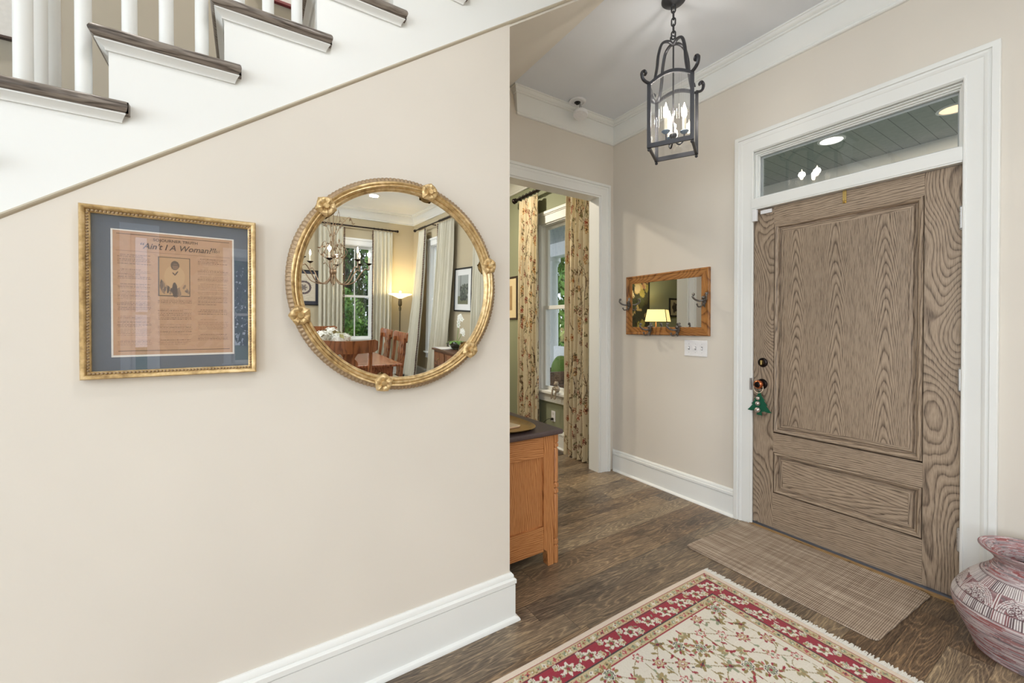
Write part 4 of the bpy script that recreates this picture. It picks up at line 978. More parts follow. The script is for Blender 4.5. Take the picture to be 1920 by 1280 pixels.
# ================================================================ chest beside the opening
t = thing('wooden_chest', 'orange-brown wooden chest with dark top standing behind end of the stair wall', 'chest', (1.20, 2.15, 0))
cx0, cx1, cy0, cy1, ct = 0.86, 1.462, 1.820, 2.54, 0.728
MB().box((cx0-0.02, 1.795, ct), (1.492, cy1+0.02, ct+0.028)).build('chest_top', SLATE, t, bevel=0.010, seg=4)
m = MB(); m.prism([(1.402, 0.0), (1.440, 0.0), (1.440, ct), (1.372, ct), (1.372, 0.10), (1.392, 0.085)], 1, cy0, cy0+0.045); m.build('corner_post', CHESTV, t)
m = MB(); m.prism([(cx0, 0), (cx0+0.06, 0), (cx0+0.07, 0.085), (cx0+0.09, 0.10), (cx0+0.09, ct), (cx0, ct)], 1, cy0, cy0+0.045); m.build('corner_post', CHESTV, t)
m = MB().box((cx0+0.09, cy0+0.004, 0.612), (1.372, cy0+0.030, ct)); m.build('side_top_rail', CHESTH, t)
m = MB().box((cx0+0.09, cy0+0.004, 0.085), (1.372, cy0+0.030, 0.225)); m.build('side_bottom_rail', CHESTH, t)
m = MB().box((cx0+0.085, cy0+0.016, 0.22), (1.376, cy0+0.026, 0.617)); m.build('side_panel', CHESTV, t)
m = MB(); m.box((cx0, cy1-0.02, 0.08), (1.446, cy1, ct)); m.box((cx0, cy0+0.045, 0.08), (cx0+0.02, cy1-0.02, ct)); m.box((1.425, cy0+0.045, 0.08), (1.446, cy1-0.02, ct)); m.build('carcass', CHESTV, t)
for yy in (cy0+0.014, cy1-0.03):
    m = MB().lathe([(0.006, 0.0), (0.017, 0.001), (0.017, 0.095), (0.010, 0.10), (0.017, 0.108), (0.017, 0.128), (0.010, 0.134), (0.016, 0.145), (0.016, 0.380), (0.011, 0.388), (0.018, 0.396), (0.018, 0.412), (0.012, 0.420), (0.019, 0.428), (0.019, 0.444), (0.012, 0.452), (0.018, 0.460), (0.016, 0.470), (0.016, 0.640), (0.010, 0.648), (0.018, 0.656), (0.018, 0.668), (0.011, 0.675), (0.018, 0.684), (0.017, ct)], (1.461, yy, 0), 16)
    m.build('turned_spindle', CHESTV, t, smooth=40)
for zz in (0.30, 0.50):
    d_ = MB().box((1.446, cy0+0.05, zz-0.08), (1.456, cy1-0.05, zz+0.10)).build('drawer_front', CHESTV, t)
# tray with brush
t = thing('brass_tray', 'oval brass tray lying on the dark chest top', 'tray', (1.25, 2.08, 0.756))
def oval(rx, ry, z, n=40): return [(1.235+rx*math.copysign(abs(math.cos(2*PI*k/n))**0.7, math.cos(2*PI*k/n)), 2.07+ry*math.copysign(abs(math.sin(2*PI*k/n))**0.7, math.sin(2*PI*k/n)), z) for k in range(n)]
m = MB().loft([oval(0.10, 0.19, 0.7562), oval(0.13, 0.22, 0.7575), oval(0.150, 0.245, 0.772), oval(0.154, 0.249, 0.774), oval(0.151, 0.246, 0.775), oval(0.13, 0.22, 0.760), oval(0.10, 0.19, 0.759)], close_u=True)
m.f.append(tuple(range(40))); m.mi.append(0); m.f.append(tuple(range(240, 280))); m.mi.append(0)
m.build('tray_dish', flat('worn_brass', (178, 148, 92), 0.3, 0.85, nscale=30, var=0.2), t, smooth=50)
for k, zz in enumerate((0.7605, 0.7650)):
    m = MB().box((-0.09, -0.045, 0), (0.09, 0.045, 0.004)); m.xf(Matrix.Translation((1.205+0.004*k, 1.985, zz)) @ Matrix.Rotation(0.1+0.06*k, 4, 'Z'))
    tag(m.build('envelope', flat('cream_envelope' if k else 'pink_envelope', (232, 214, 180) if k else (222, 186, 160), 0.7)), ('cream envelope on top of the small stack in the brass tray', 'pinkish envelope at bottom of small stack in the brass tray')[1-k], 'envelope', 'envelopes in the brass tray')
# ================================================================ curtains
def curtain(name, label, mp, top, bot, z0, z1, folds, amp, mat, canvas=None, cloth_w=1.2, group=None, nu=90, nv=60, out=0.095, flare=None, seed=0, puddle=0.0, trim=None, trim_mat=None):
    rs_ = random.Random(seed); ph = [rs_.uniform(0, 6.28) for _ in range(6)]
    t_ = thing(name, label, 'curtain', mp((bot[0]+bot[1])/2, z0, out), (0, 0, 0), group)
    U = np.linspace(0, 1, nu); V = np.linspace(0, 1, nv); P = np.zeros((nv, nu, 3)); edge_pts = []
    for j, v in enumerate(V):
        k = 1-v  # 1 at bottom
        kk = k**1.5
        a0 = top[0]+(bot[0]-top[0])*kk; a1 = top[1]+(bot[1]-top[1])*kk; z = z0+(z1-z0)*v
        am = amp*(0.55+0.45*min(1, k*5))*(1.0+0.15*math.sin(3*v+ph[0]))
        w_ = folds*U*2*PI+0.5*np.sin(2*PI*U+ph[1]+v*1.2)
        d = am*np.sin(w_+ph[2])+0.25*am*np.sin(2.3*w_+ph[3]+v*2)+0.004*np.sin(v*30+U*9)*k
        lat = 0.35*(a1-a0)/folds/2/PI*2*np.cos(w_+ph[2])*0.5
        aa = a0+(a1-a0)*U+lat*0.6
        oo = out+d+(flare or 0)*kk
        for i in range(nu): P[j, i] = mp(aa[i], z, max(0.03, oo[i]))
    C = None
    if canvas is not None:
        UU, VV = np.meshgrid(U*cloth_w, V*(z1-z0)); C = canvas.sample(UU, VV)
    o_ = grid_mesh('curtain_panel', P, C, mat, t_)
    sd = o_.modifiers.new('thickness', 'SOLIDIFY'); sd.thickness = 0.002
    if trim is not None:
        m_ = MB(); i = 0 if trim == 0 else nu-1; L = z1-z0; n = int(L/0.032)
        for q in range(n):
            v = (q+0.5)/n*(nv-1); j = int(v); f = v-j; p = P[j, i]*(1-f)+P[min(j+1, nv-1), i]*f; sg = -1 if trim == 0 else 1
            p = p+np.array(mp(sg*0.012, 0.0, 0.03))-np.array(mp(0.0, 0.0, 0.0)); m_.ball(p, 0.016, 7)
        m_.build('bead_trim', trim_mat, t_, smooth=60)
    return t_
def rod(label, mp, a0, a1, z, out, rings, mat, brackets, r=0.015, group=None):
    t_ = thing('curtain_rod', label, 'curtain rod', mp((a0+a1)/2, z, out), (0, 0, 0), group)
    m_ = MB().tube([mp(a0, z, out), mp(a1, z, out)], r, 12); m_.build('rod', mat, t_, smooth=50)
    for a, s_ in ((a0, -1), (a1, 1)):
        MB().tube([mp(a+s_*d, z, out) for d in (0, 0.008, 0.014, 0.022, 0.030, 0.045, 0.06, 0.068)], [r*1.2, r*1.7, r*1.0, r*1.0, r*1.7, r*2.0, r*1.4, r*0.3], 12).build('finial', mat, t_, smooth=50)
    for b_ in brackets: MB().tube([mp(b_, z, 0.0), mp(b_, z-0.0, out-0.012)], 0.008, 8).build('rod_bracket', mat, t_)
    for a in rings:
        c_ = [mp(a, z+(r+0.007)*math.cos(q), out+(r+0.007)*math.sin(q)) for q in [2*PI*k/16 for k in range(16)]]
        MB().tube(c_, 0.0035, 6, closed=True).build('curtain_ring', mat, t_, smooth=60)
    return t_
# floral cloth
rr = random.Random(21); CWD, CHT = 1.25, 2.86
cvf = Canvas(CWD, CHT, 0.0045, (212, 198, 166))
BR, BR2, RUST, OL2, MUST = (74, 58, 46), (110, 90, 66), (148, 72, 50), (108, 104, 66), (176, 132, 80)
for k in range(700): cvf.ell(rr.uniform(0, CWD), rr.uniform(0, CHT), 0.03, 0.01, rr.choice([(214, 201, 170), (206, 192, 158), (218, 205, 174)]))
def flower2(x, y, s_, c1, c2):
    for q in range(5): cvf.ell(x+s_*0.6*math.cos(q*1.256), y+s_*0.6*math.sin(q*1.256), s_*0.5, s_*0.38, c1, q*1.256); 
    for q in range(5): cvf.ell(x+s_*0.6*math.cos(q*1.256), y+s_*0.6*math.sin(q*1.256), s_*0.24, s_*0.18, (224, 206, 168), q*1.256)
    cvf.ell(x, y, s_*0.3, s_*0.3, c2)
for x0 in np.arange(0.06, CWD, 0.17):
    pts = [(x0, 0)]; y = 0; x = x0; ph = rr.uniform(0, 6)
    while y < CHT:
        y += 0.035; x = x0+0.055*math.sin(y*7+ph)+0.02*math.sin(y*17+ph); pts.append((x, y))
        if rr.random() < 0.55:
            s_ = rr.choice([-1, 1]); L = rr.uniform(0.05, 0.10); bp = [(x, y), (x+s_*L*0.5, y+0.03), (x+s_*L, y+rr.uniform(0.0, 0.07))]
            cvf.line(bp, 0.006, BR2)
            for q in range(4): cvf.leaf(bp[1][0]+s_*q*L*0.15, bp[1][1]+q*0.008, 0.030, 0.013, rr.uniform(0, 6.3), rr.choice([OL2, BR2, (150, 146, 110)]))
            if rr.random() < 0.7: flower2(bp[2][0], bp[2][1], rr.uniform(0.024, 0.040), rr.choice([RUST, (128, 84, 70), MUST]), rr.choice([RUST, BR, OL2]))
    cvf.line(pts, 0.011, BR); cvf.line([(p[0]+0.003, p[1]) for p in pts], 0.004, (150, 124, 92))
FLORAL = vcol('floral_curtain_linen', 0.9, sheen=0.15)
curtain('floral_curtain', 'floral cream curtain right of the far window, nearest the doorway jamb', mpr, (2.945, 3.275), (2.955, 3.30), 0.012, 2.830, 5.0, 0.030, FLORAL, cvf, 1.25, 'floral curtains at far window', nu=170, nv=400, seed=3)
curtain('floral_curtain', 'floral cream curtain left of the far window, beyond the brass tray', mpr, (3.775, 4.155), (3.775, 4.165), 0.012, 2.830, 5.0, 0.030, FLORAL, cvf, 1.25, 'floral curtains at far window', nu=170, nv=400, seed=8)
rod('black curtain rod with ball finial above the far floral curtains', mpr, 2.90, 4.24, 2.868, 0.095, [2.96+0.065*k for k in range(5)]+[3.80+0.07*k for k in range(6)], BRONZE, [3.36, 4.205], 0.017)

# far room (green) seen through the doorway and in the oak mirror
t = thing('wall_picture', 'dark framed picture with cream mat on green wall beyond left floral curtain', 'picture', (2.85, 4.6, 1.417))
MB().rect_frame(4.375, 4.875, 1.442, 1.942, [(0, 0), (0, 0.010), (0.008, 0.016), (0.020, 0.018), (0.025, 0.012), (0.025, 0)], mpr).build('picture_frame', flat('dark_brown_frame', (62, 46, 38), 0.4), t)
MB().box((2.858, 4.37, 1.437), (2.862, 4.88, 1.947)).build('picture_mat', flat('cream_mat', (226, 208, 168), 0.8), t)
MB().box((2.856, 4.47, 1.54), (2.8575, 4.78, 1.85)).build('picture_print', flat('brown_print', (168, 140, 100), 0.8, nscale=12, var=0.4), t)
t = thing('wall_outlet', 'white wall outlet with a black plug under the far window', 'outlet', (2.86, 3.625, 0.27))
MB().box((2.8592, 3.590, 0.272), (2.8648, 3.660, 0.392)).build('outlet_cover', WPLASTIC, t, bevel=0.003)
for z in (0.303, 0.360): MB().box((2.8580, 3.610, z-0.014), (2.8594, 3.640, z+0.014)).build('socket', flat('white_socket', (214, 214, 212), 0.5), t, bevel=0.002)
t = thing('power_cord', 'black plug and cord hanging from the outlet under far window', 'cord', (2.84, 3.63, 0.3))
MB().box((2.830, 3.615, 0.290), (2.8575, 3.637, 0.316)).build('plug', BPLASTIC, t, bevel=0.004)
MB().tube(bez([(2.832, 3.626, 0.303), (2.815, 3.66, 0.300), (2.81, 3.74, 0.24), (2.82, 3.86, 0.10), (2.82, 3.95, 0.004)], 8), 0.003, 6).build('cable', BPLASTIC, t)
t = thing('sill_figurine', 'small pewter coloured seated figurine with dangling legs on the far window sill', 'figurine', (2.80, 3.50, 0.612))
FIG = flat('weathered_bronze', (168, 154, 136), 0.5, 0.2, nscale=60, var=0.3)
m = MB().ball((2.815, 3.500, 0.655), 0.034, 12, (0.8, 1, 1.25)); m.ball((2.805, 3.505, 0.712), 0.024, 12); m.ball((2.788, 3.508, 0.706), 0.012, 8); m.ball((2.808, 3.487, 0.728), 0.009, 8); m.ball((2.808, 3.523, 0.728), 0.009, 8)
for s_ in (-1, 1):
    m.tube(bez([(2.812, 3.50+s_*0.018, 0.640), (2.785, 3.50+s_*0.035, 0.650), (2.780, 3.50+s_*0.030+0.012, 0.615), (2.778, 3.50+s_*0.028+0.020, 0.560), (2.768, 3.50+s_*0.028+0.024, 0.552)], 5), 0.010, 8)
    m.tube(bez([(2.812, 3.50+s_*0.026, 0.682), (2.79, 3.50+s_*0.045, 0.662), (2.775, 3.50+s_*0.020, 0.668)], 5), 0.008, 8)
m.build('figurine_body', FIG, t, smooth=80)
t = thing('floor_vent', 'small brown slotted floor vent by the far window baseboard', 'vent', (2.75, 3.42, 0))
m = MB().box((2.69, 3.32, 0.0), (2.80, 3.56, 0.004)); m.build('vent_plate', flat('brown_vent', (92, 74, 58), 0.4, 0.4), t)
m = MB(); [m.box((2.70, 3.335+0.03*k, 0.0041), (2.79, 3.347+0.03*k, 0.0046)) for k in range(7)]; m.build('vent_slots', BPLASTIC, t)
# console with lamps
t = thing('console_table', 'dark wood console table against green back wall of far room', 'table', (0.3, 5.05, 0))
MB().box((-1.5, 4.82, 0.80), (2.15, 5.32, 0.84)).build('table_top', DKWOOD, t, bevel=0.006)
MB().box((-1.46, 4.86, 0.70), (2.11, 5.30, 0.80)).build('apron', DKWOOD, t)
for x in (-1.44, 2.05):
    for y in (4.87, 5.25): MB().prism([(x, y), (x+0.05, y), (x+0.05, y+0.05), (x, y+0.05)], 2, 0, 0.70).build('leg', DKWOOD, t)
t = thing('table_lamp', 'lit lamp with square parchment shade reflected in the oak mirror', 'lamp', (-0.70, 5.0, 0.84))
m = MB().lathe([(0.08, 0.84), (0.08, 0.86), (0.03, 0.88), (0.045, 0.95), (0.075, 1.05), (0.06, 1.16), (0.02, 1.24), (0.012, 1.28), (0.012, 1.46)], (-0.70, 5.05, 0), 20); m.build('lamp_base', DKWOOD, t, smooth=50)
m = MB(); b0, b1 = 0.29, 0.235
for k in range(4):
    c_ = [(-1, -1), (1, -1), (1, 1), (-1, 1)]; (ax_, ay_), (bx_, by_) = c_[k], c_[(k+1) % 4]
    lo = [(ax_*b0, ay_*b0), (bx_*b0, by_*b0)]; hi = [(ax_*b1, ay_*b1), (bx_*b1, by_*b1)]
    R45 = lambda p: (-0.70+(p[0]*0.7071-p[1]*0.7071)*0.9, 5.0+(p[0]*0.7071+p[1]*0.7071)*0.45)
    q = [(*R45(lo[0]), 1.415), (*R45(lo[1]), 1.415), (*R45(hi[1]), 1.645), (*R45(hi[0]), 1.645)]; m.add(q, [(0, 1, 2, 3)])
sh = m.build('lamp_shade', SHADELIT, t); sm = sh.modifiers.new('thickness', 'SOLIDIFY'); sm.thickness = 0.003
m = MB()
for k in range(4):
    c_ = [(-1, -1), (1, -1), (1, 1), (-1, 1)]; (ax_, ay_), (bx_, by_) = c_[k], c_[(k+1) % 4]
    f = lambda s_: 1.02*s_
    A_, B_ = R45((ax_*b0*1.02, ay_*b0*1.02)), R45((bx_*b0*1.02, by_*b0*1.02)); C_, D_ = R45((ax_*b1*1.02, ay_*b1*1.02)), R45((bx_*b1*1.02, by_*b1*1.02))
    m.tube([(*A_, 1.415), (*B_, 1.415)], 0.005, 6); m.tube([(*C_, 1.645), (*D_, 1.645)], 0.005, 6); m.tube([(*A_, 1.415), (*C_, 1.645)], 0.007, 6)
m.build('shade_lacing', BPLASTIC, t)
point('table_lamp_bulb', (-0.70, 5.0, 1.55), 16, (1.0, 0.82, 0.5), 0.03)
t = thing('table_lamp', 'lit lamp with round cream drum shade on far room console', 'lamp', (1.79, 5.0, 0.84))
m = MB().lathe([(0.07, 0.84), (0.07, 0.855), (0.02, 0.87), (0.05, 0.93), (0.05, 1.0), (0.014, 1.06), (0.010, 1.12)], (1.79, 5.0, 0), 20); m.build('lamp_base', BRASS, t, smooth=50)
m = MB().lathe([(0.115, 1.10), (0.095, 1.31)], (1.79, 5.0, 0), 32, caps=False); sh = m.build('lamp_shade', emis('lit_drum_shade', (255, 226, 180), 1.6), t, smooth=50); sm = sh.modifiers.new('thickness', 'SOLIDIFY'); sm.thickness = 0.003
point('table_lamp_bulb', (1.79, 5.0, 1.34), 16, (1.0, 0.82, 0.55), 0.05)
def canvas_art(name, label, cat, mp, a0, a1, z0, z1, res, painter, fw, fmat, out=0.02, flip=False):
    t_ = thing(name, label, cat, mp((a0+a1)/2, z0, out)); cvx = Canvas(a1-a0, z1-z0, res, (40, 44, 40)); painter(cvx, a1-a0, z1-z0)
    nu_, nv_ = int((a1-a0)/res)+1, int((z1-z0)/res)+1; UU, VV = np.meshgrid(np.linspace(0, a1-a0, nu_), np.linspace(0, z1-z0, nv_))
    P_ = np.array([[mp(a0+UU[j, i], z0+VV[j, i], out-0.006) for i in range(nu_)] for j in range(nv_)])
    grid_mesh('picture_image', P_, cvx.sample((a1-a0)-UU if flip else UU, VV), ART, t_, smooth=False)
    MB().rect_frame(a0, a1, z0, z1, [(0, 0.002), (0, out), (fw*0.4, out+0.006), (fw, out+0.004), (fw, 0), (0, 0)], mp).build('picture_frame', fmat, t_)
    return t_
ART = vcol('painted_surface', 0.6)
def p_abs(c_, w_, h_):
    r_ = random.Random(4); c_.rect(0, 0, w_, h_, (44, 48, 40))
    for k in range(70): c_.ell(r_.uniform(0, w_), r_.uniform(0, h_), r_.uniform(0.04, 0.16), r_.uniform(0.03, 0.10), r_.choice([(56, 64, 48), (134, 128, 72), (170, 150, 104), (150, 110, 90), (34, 38, 36), (100, 112, 76), (186, 172, 140)]), r_.uniform(0, 3))
    for k in range(40):
        x, y = r_.uniform(0, w_), r_.uniform(0, h_); c_.line([(x, y), (x+r_.uniform(-.12, .12), y+r_.uniform(-.12, .12)), (x+r_.uniform(-.2, .2), y+r_.uniform(-.2, .2))], 0.012, (26, 28, 28))
mpfr = lambda a, b, o_: (a, YF-o_, b)
canvas_art('abstract_painting', 'dark abstract painting with ochre shapes, at left in the oak hook mirror', 'painting', mpfr, -0.90, 0.35, 1.12, 2.22, 0.02, p_abs, 0.03, BPLASTIC)
def p_small(c_, w_, h_):
    c_.rect(0, 0, w_, h_, (170, 160, 130)); c_.ell(w_/2, h_*0.5, w_*0.25, h_*0.32, (60, 54, 46), jag=0.2, nj=5); c_.ell(w_/2, h_*0.72, w_*0.12, h_*0.1, (90, 80, 66))
canvas_art('small_picture', 'small dark framed picture beside the square-shaded lamp in oak mirror', 'picture', mpfr, -1.86, -1.58, 1.56, 1.88, 0.012, p_small, 0.03, BPLASTIC)

# ================================================================ porch and garden
t = thing('front_porch', None, None, (4.2, 2.5, 0)); st(t)
pm = M('grey_porch_boards'); s_ = pm.sep(pm.obj()); fy = pm.math('FRACT', pm.math('DIVIDE', s_[1], 0.115)); e = pm.rampf(fy, [(0, 0.35), (0.04, 0.5), (0.06, 1.0), (1, 1.0)])
n_ = pm.noise(pm.obj(), 30, 2); pc = pm.mix(1.0, pm.mix(n_, srgb(150, 156, 152), srgb(176, 180, 176)), pm.comb(e, e, e), 'MULTIPLY'); PORCHC = pm.bsdf(pc, 0.7)
MB().box((3.0, -2.0, 2.95), (5.4, 8.5, 3.0)).build('porch_ceiling', PORCHC, t)
MB().box((5.05, -2.0, 2.70), (5.28, 8.5, 2.95)).build('porch_beam', TRIM, t)
MB().box((3.0, -2.0, -0.15), (5.4, 8.5, -0.02)).build('porch_floor', flat('grey_porch_floor', (120, 122, 124), 0.6), t)
for y in (6.60, 2.7, -1.2):
    MB().lathe([(0.19, -0.02), (0.19, 0.06), (0.16, 0.08), (0.15, 0.12), (0.135, 0.16), (0.135, 1.2), (0.120, 2.52), (0.135, 2.54), (0.135, 2.57), (0.16, 2.60), (0.18, 2.62), (0.18, 2.70)], (5.165, y, 0), 32).build('column', TRIM, t, smooth=40)
for (x, y, lb, nm) in ((4.28, 1.545, 'round porch ceiling downlight at left in the glass over the front door', 0), (4.43, 0.83, 'round porch ceiling downlight at right end of glass over the front door', 1)):
    t = thing('porch_downlight', lb, 'ceiling light', (x, y, 2.95), (0, 0, 0), 'porch ceiling downlights')
    MB().lathe([(0.10, 2.9495), (0.10, 2.944), (0.082, 2.941), (0.080, 2.9455)], (x, y, 0), 32, caps=False).build('trim_ring', WPLASTIC, t, smooth=50)
    MB().lathe([(0.080, 2.9490), (0.080, 2.9455)], (x, y, 0), 32).build('light_lens', CANGLOW if nm == 0 else emis('warm_downlight_glow', (255, 214, 170), 1.6), t)
    downlight((x, y, 2.938), 10, WARM, 0.07)
t = thing('porch_chair', 'dark wicker porch chair with white back seen through far window', 'chair', (4.35, 5.5, -0.02))
MB().box((4.05, 5.2, 0.28), (4.70, 5.85, 0.40)).build('seat', DKWOOD, t, bevel=0.01)
MB().box((4.62, 5.2, 0.40), (4.70, 5.85, 0.98)).build('backrest', TRIM, t, bevel=0.01)
for x in (4.07, 4.62):
    for y in (5.22, 5.78): MB().box((x, y, -0.02), (x+0.05, y+0.05, 0.28)).build('leg', DKWOOD, t)
for y in (5.2, 5.79): MB().box((4.05, y, 0.40), (4.62, y+0.06, 0.60)).build('armrest', DKWOOD, t)
m = MB().ball((0, 0, 0), 0.24, 20, (0.38, 1.0, 1.0)); m.v = [(x, math.copysign(min(abs(y), 0.21)**1.0, y), math.copysign(min(abs(z), 0.21), z)) for x, y, z in m.v]
m.xf(Matrix.Translation((4.50, 5.50, 0.62)) @ Matrix.Rotation(0.25, 4, 'Y')); tag(m.build('green_cushion', flat('green_velvet', (96, 124, 44), 0.9), smooth=60), 'square green cushion on the porch chair seen through far window', 'cushion')
tag(MB().box((-30, -40, -0.45), (40, -5.34, -0.30)).build('lawn', flat('grass_ground', (84, 110, 60), 0.9, nscale=8, var=0.4)), None, None, kind='structure')
tag(MB().box((5.4, -5.34, -0.45), (40, 40, -0.30)).build('lawn_front', bpy.data.materials['grass_ground']), None, None, kind='structure')
def leafmat(name, c1, c2):
    m_ = M(name); n2 = m_.white(m_.math('FLOOR', m_.mul(m_.obj(), 14.0)) if False else m_.map(m_.obj(), (1, 1, 1))); n_ = m_.noise(m_.obj(), 3.5, 3)
    return m_.bsdf(m_.mix(m_.rampf(n_, [(0.35, 0), (0.65, 1)]), srgb(*c1), srgb(*c2)), 0.6)
LF = [leafmat('leaf_dark', (40, 74, 34), (96, 136, 62)), leafmat('leaf_mid', (66, 112, 46), (140, 180, 84)), leafmat('leaf_bright', (92, 140, 56), (170, 205, 110))]
BARK = flat('tree_bark', (104, 92, 78), 0.9, nscale=20, var=0.3)
def foliage(mb, c, rad, n, ls, rg):
    for k in range(n):
        while True:
            p = Vector((rg.uniform(-1, 1), rg.uniform(-1, 1), rg.uniform(-1, 1)))
            if 0.35 < p.length < 1: break
        p = Vector((p.x*rad[0]+c[0], p.y*rad[1]+c[1], p.z*rad[2]+c[2])); R_ = Euler((rg.uniform(0, 6), rg.uniform(0, 6), rg.uniform(0, 6))).to_matrix(); s_ = ls*rg.uniform(0.6, 1.3)
        mb.add([p+R_ @ Vector(q) for q in ((-s_, 0, 0), (0, -s_*0.45, s_*0.1), (s_, 0, 0), (0, s_*0.45, s_*0.1))], [(0, 1, 2, 3)])
def shrub(name, label, c, rad, n, ls, mi, trunk=None, cat='shrub', group=None, seed=0):
    rg = random.Random(seed); t_ = thing(name, label, cat, (c[0], c[1], -0.3), (0, 0, 0), group); m_ = MB(); foliage(m_, c, rad, n, ls, rg); m_.build('foliage', LF[mi], t_)
    b_ = MB(); tr = trunk or 0.05; b_.tube([(c[0], c[1], -0.3), (c[0]+0.03, c[1], c[2]*0.5), (c[0], c[1]+0.05, c[2]+rad[2]*0.4)], [tr, tr*0.8, tr*0.4], 8); b_.build('trunk', BARK, t_)
def fern(label, c, n, L, seed, group):
    rg = random.Random(seed); t_ = thing('fern', label, 'fern', c, (0, 0, 0), group); m_ = MB()
    for k in range(n):
        a = rg.uniform(0, 6.28); l_ = L*rg.uniform(0.7, 1.1); prev = None
        for q in range(14):
            u = q/13; x = c[0]+math.cos(a)*l_*u; y = c[1]+math.sin(a)*l_*u; z = c[2]+l_*(0.95*u-0.75*u*u); w_ = 0.13*math.sin(PI*min(1, 0.15+u*0.85))*L
            for s_ in (-1, 1):
                dx, dy = -math.sin(a)*s_*w_+math.cos(a)*w_*0.3, math.cos(a)*s_*w_+math.sin(a)*w_*0.3
                m_.add([(x, y, z), (x+dx, y+dy, z-0.02), (x+dx*0.9+math.cos(a)*0.03, y+dy*0.9+math.sin(a)*0.03, z-0.02), (x+math.cos(a)*0.035, y+math.sin(a)*0.035, z)], [(0, 1, 2, 3)])
    m_.build('fronds', LF[1 if seed % 2 else 2], t_)
# garden behind dining window (reflected in the round mirror)
shrub('garden_tree', 'tall dark tree outside, seen through the second dining window reflected in picture glass', (0.9, -13.5, 3.2), (2.0, 1.3, 3.0), 5200, 0.13, 0, 0.2, 'tree', seed=2)
shrub('garden_tree', 'pale green tree outside dining window, behind right sash reflection', (5.6, -12.0, 3.0), (2.2, 1.5, 2.8), 4200, 0.12, 1, 0.18, 'tree', seed=3)
shrub('garden_shrub', 'mid green shrub low outside the dining window, left pane reflection', (2.0, -9.6, 0.9), (1.0, 0.7, 1.0), 2400, 0.08, 1, seed=4)
shrub('garden_shrub', 'bright green shrub outside dining window, right pane reflection', (4.2, -9.4, 1.1), (1.0, 0.8, 1.2), 2600, 0.08, 2, seed=5)
for k, (x, y) in enumerate(((1.45, -6.8), (2.6, -6.9), (3.75, -7.0), (2.2, -8.1), (3.4, -8.2))):
    fern(['leftmost green fern outside the dining window, near the glass', 'middle green fern outside dining window, near the glass', 'rightmost green fern outside dining window, near the glass', 'green fern in the second row outside window, left one', 'green fern in the second row outside window, right one'][k], (x, y, -0.05), 20, 0.60, 30+k, 'ferns outside dining window')
shrub('garden_tree', 'large dense dark tree filling background behind the dining window garden', (3.9, -17.5, 2.6), (3.6, 1.0, 4.2), 9000, 0.17, 0, 0.2, 'tree', seed=22)
# trees beyond the porch
shrub('garden_tree', 'green leafy tree beyond the porch column through far window', (8.6, 10.2, 2.1), (2.2, 2.0, 2.7), 7500, 0.12, 1, 0.15, 'tree', seed=8)
shrub('garden_shrub', 'green shrub beyond porch floor seen low through the far window', (6.6, 6.9, 0.4), (0.9, 0.9, 0.8), 2000, 0.09, 1, seed=9)
shrub('garden_tree', 'dark tree beyond porch seen in side dining window reflection', (7.6, -4.6, 2.5), (1.6, 1.6, 2.6), 3600, 0.12, 0, 0.15, 'tree', seed=10)
# ================================================================ dining room (reflected in the round mirror)
for k, (x, y) in enumerate(CANS):
    t = thing('ceiling_downlight', 'round recessed ceiling downlight, top of the round mirror reflection' if k == 0 else ['', 'round recessed downlight in dining ceiling, garden side left of table', 'round recessed downlight above left of dining table', 'round recessed downlight above right of dining table', 'round recessed downlight near left wall windows', 'round recessed downlight over the hall by stairs', 'round recessed downlight in far left dining corner'][k], 'ceiling light', (x, y, ZC), (0, 0, 0), 'recessed ceiling downlights')
    MB().lathe([(0.095, ZC-0.0005), (0.095, ZC-0.006), (0.078, ZC-0.010), (0.074, ZC-0.004)], (x, y, 0), 32, caps=False).build('trim_ring', WPLASTIC, t, smooth=50)
    MB().lathe([(0.075, ZC-0.0008), (0.075, ZC-0.004)], (x, y, 0), 32).build('light_lens', CANGLOW, t)
SILK = M('pale_sage_silk'); so = SILK.obj(); n1 = SILK.noise(SILK.map(so, (60, 60, 3)), 1.0, 3); n2 = SILK.noise(SILK.map(so, (5, 5, 40)), 1.0, 3, 0.7)
SILKM = SILK.bsdf(SILK.mix(n1, srgb(192, 188, 168), srgb(222, 218, 200)), 0.45, normal=SILK.bump(SILK.add(n1, n2), 0.4, 0.004), sheen=0.3)
TRIMB = flat('brown_bead_trim', (88, 64, 50), 0.7)
GS = 'pale silk curtains in the dining room'
curtain('silk_curtain', 'pale silk curtain left of the garden window, behind chandelier in round mirror', mpA, (1.08, 1.50), (1.08, 1.50), 0.012, 2.80, 6, 0.030, SILKM, group=GS, out=0.10, nu=120, nv=50, seed=1, trim=1, trim_mat=TRIMB)
curtain('silk_curtain', 'pale silk curtain between garden window and glowing floor lamp', mpA, (2.03, 2.40), (2.03, 2.40), 0.012, 2.80, 5, 0.030, SILKM, group=GS, out=0.10, nu=120, nv=50, seed=2, trim=0, trim_mat=TRIMB)
curtain('silk_curtain', 'pale silk curtain flaring to floor just right of floor lamp in mirror', mpr, (-4.62, -4.20), (-5.00, -4.22), 0.012, 2.80, 5, 0.032, SILKM, group=GS, out=0.10, nu=120, nv=60, seed=4, flare=0.16, trim=1, trim_mat=TRIMB)
curtain('silk_curtain', 'pale silk curtain left of black-framed landscape picture in mirror', mpr, (-3.62, -3.05), (-3.86, -3.16), 0.012, 2.80, 6, 0.034, SILKM, group=GS, out=0.10, nu=120, nv=60, seed=5, flare=0.10, trim=0, trim_mat=TRIMB)
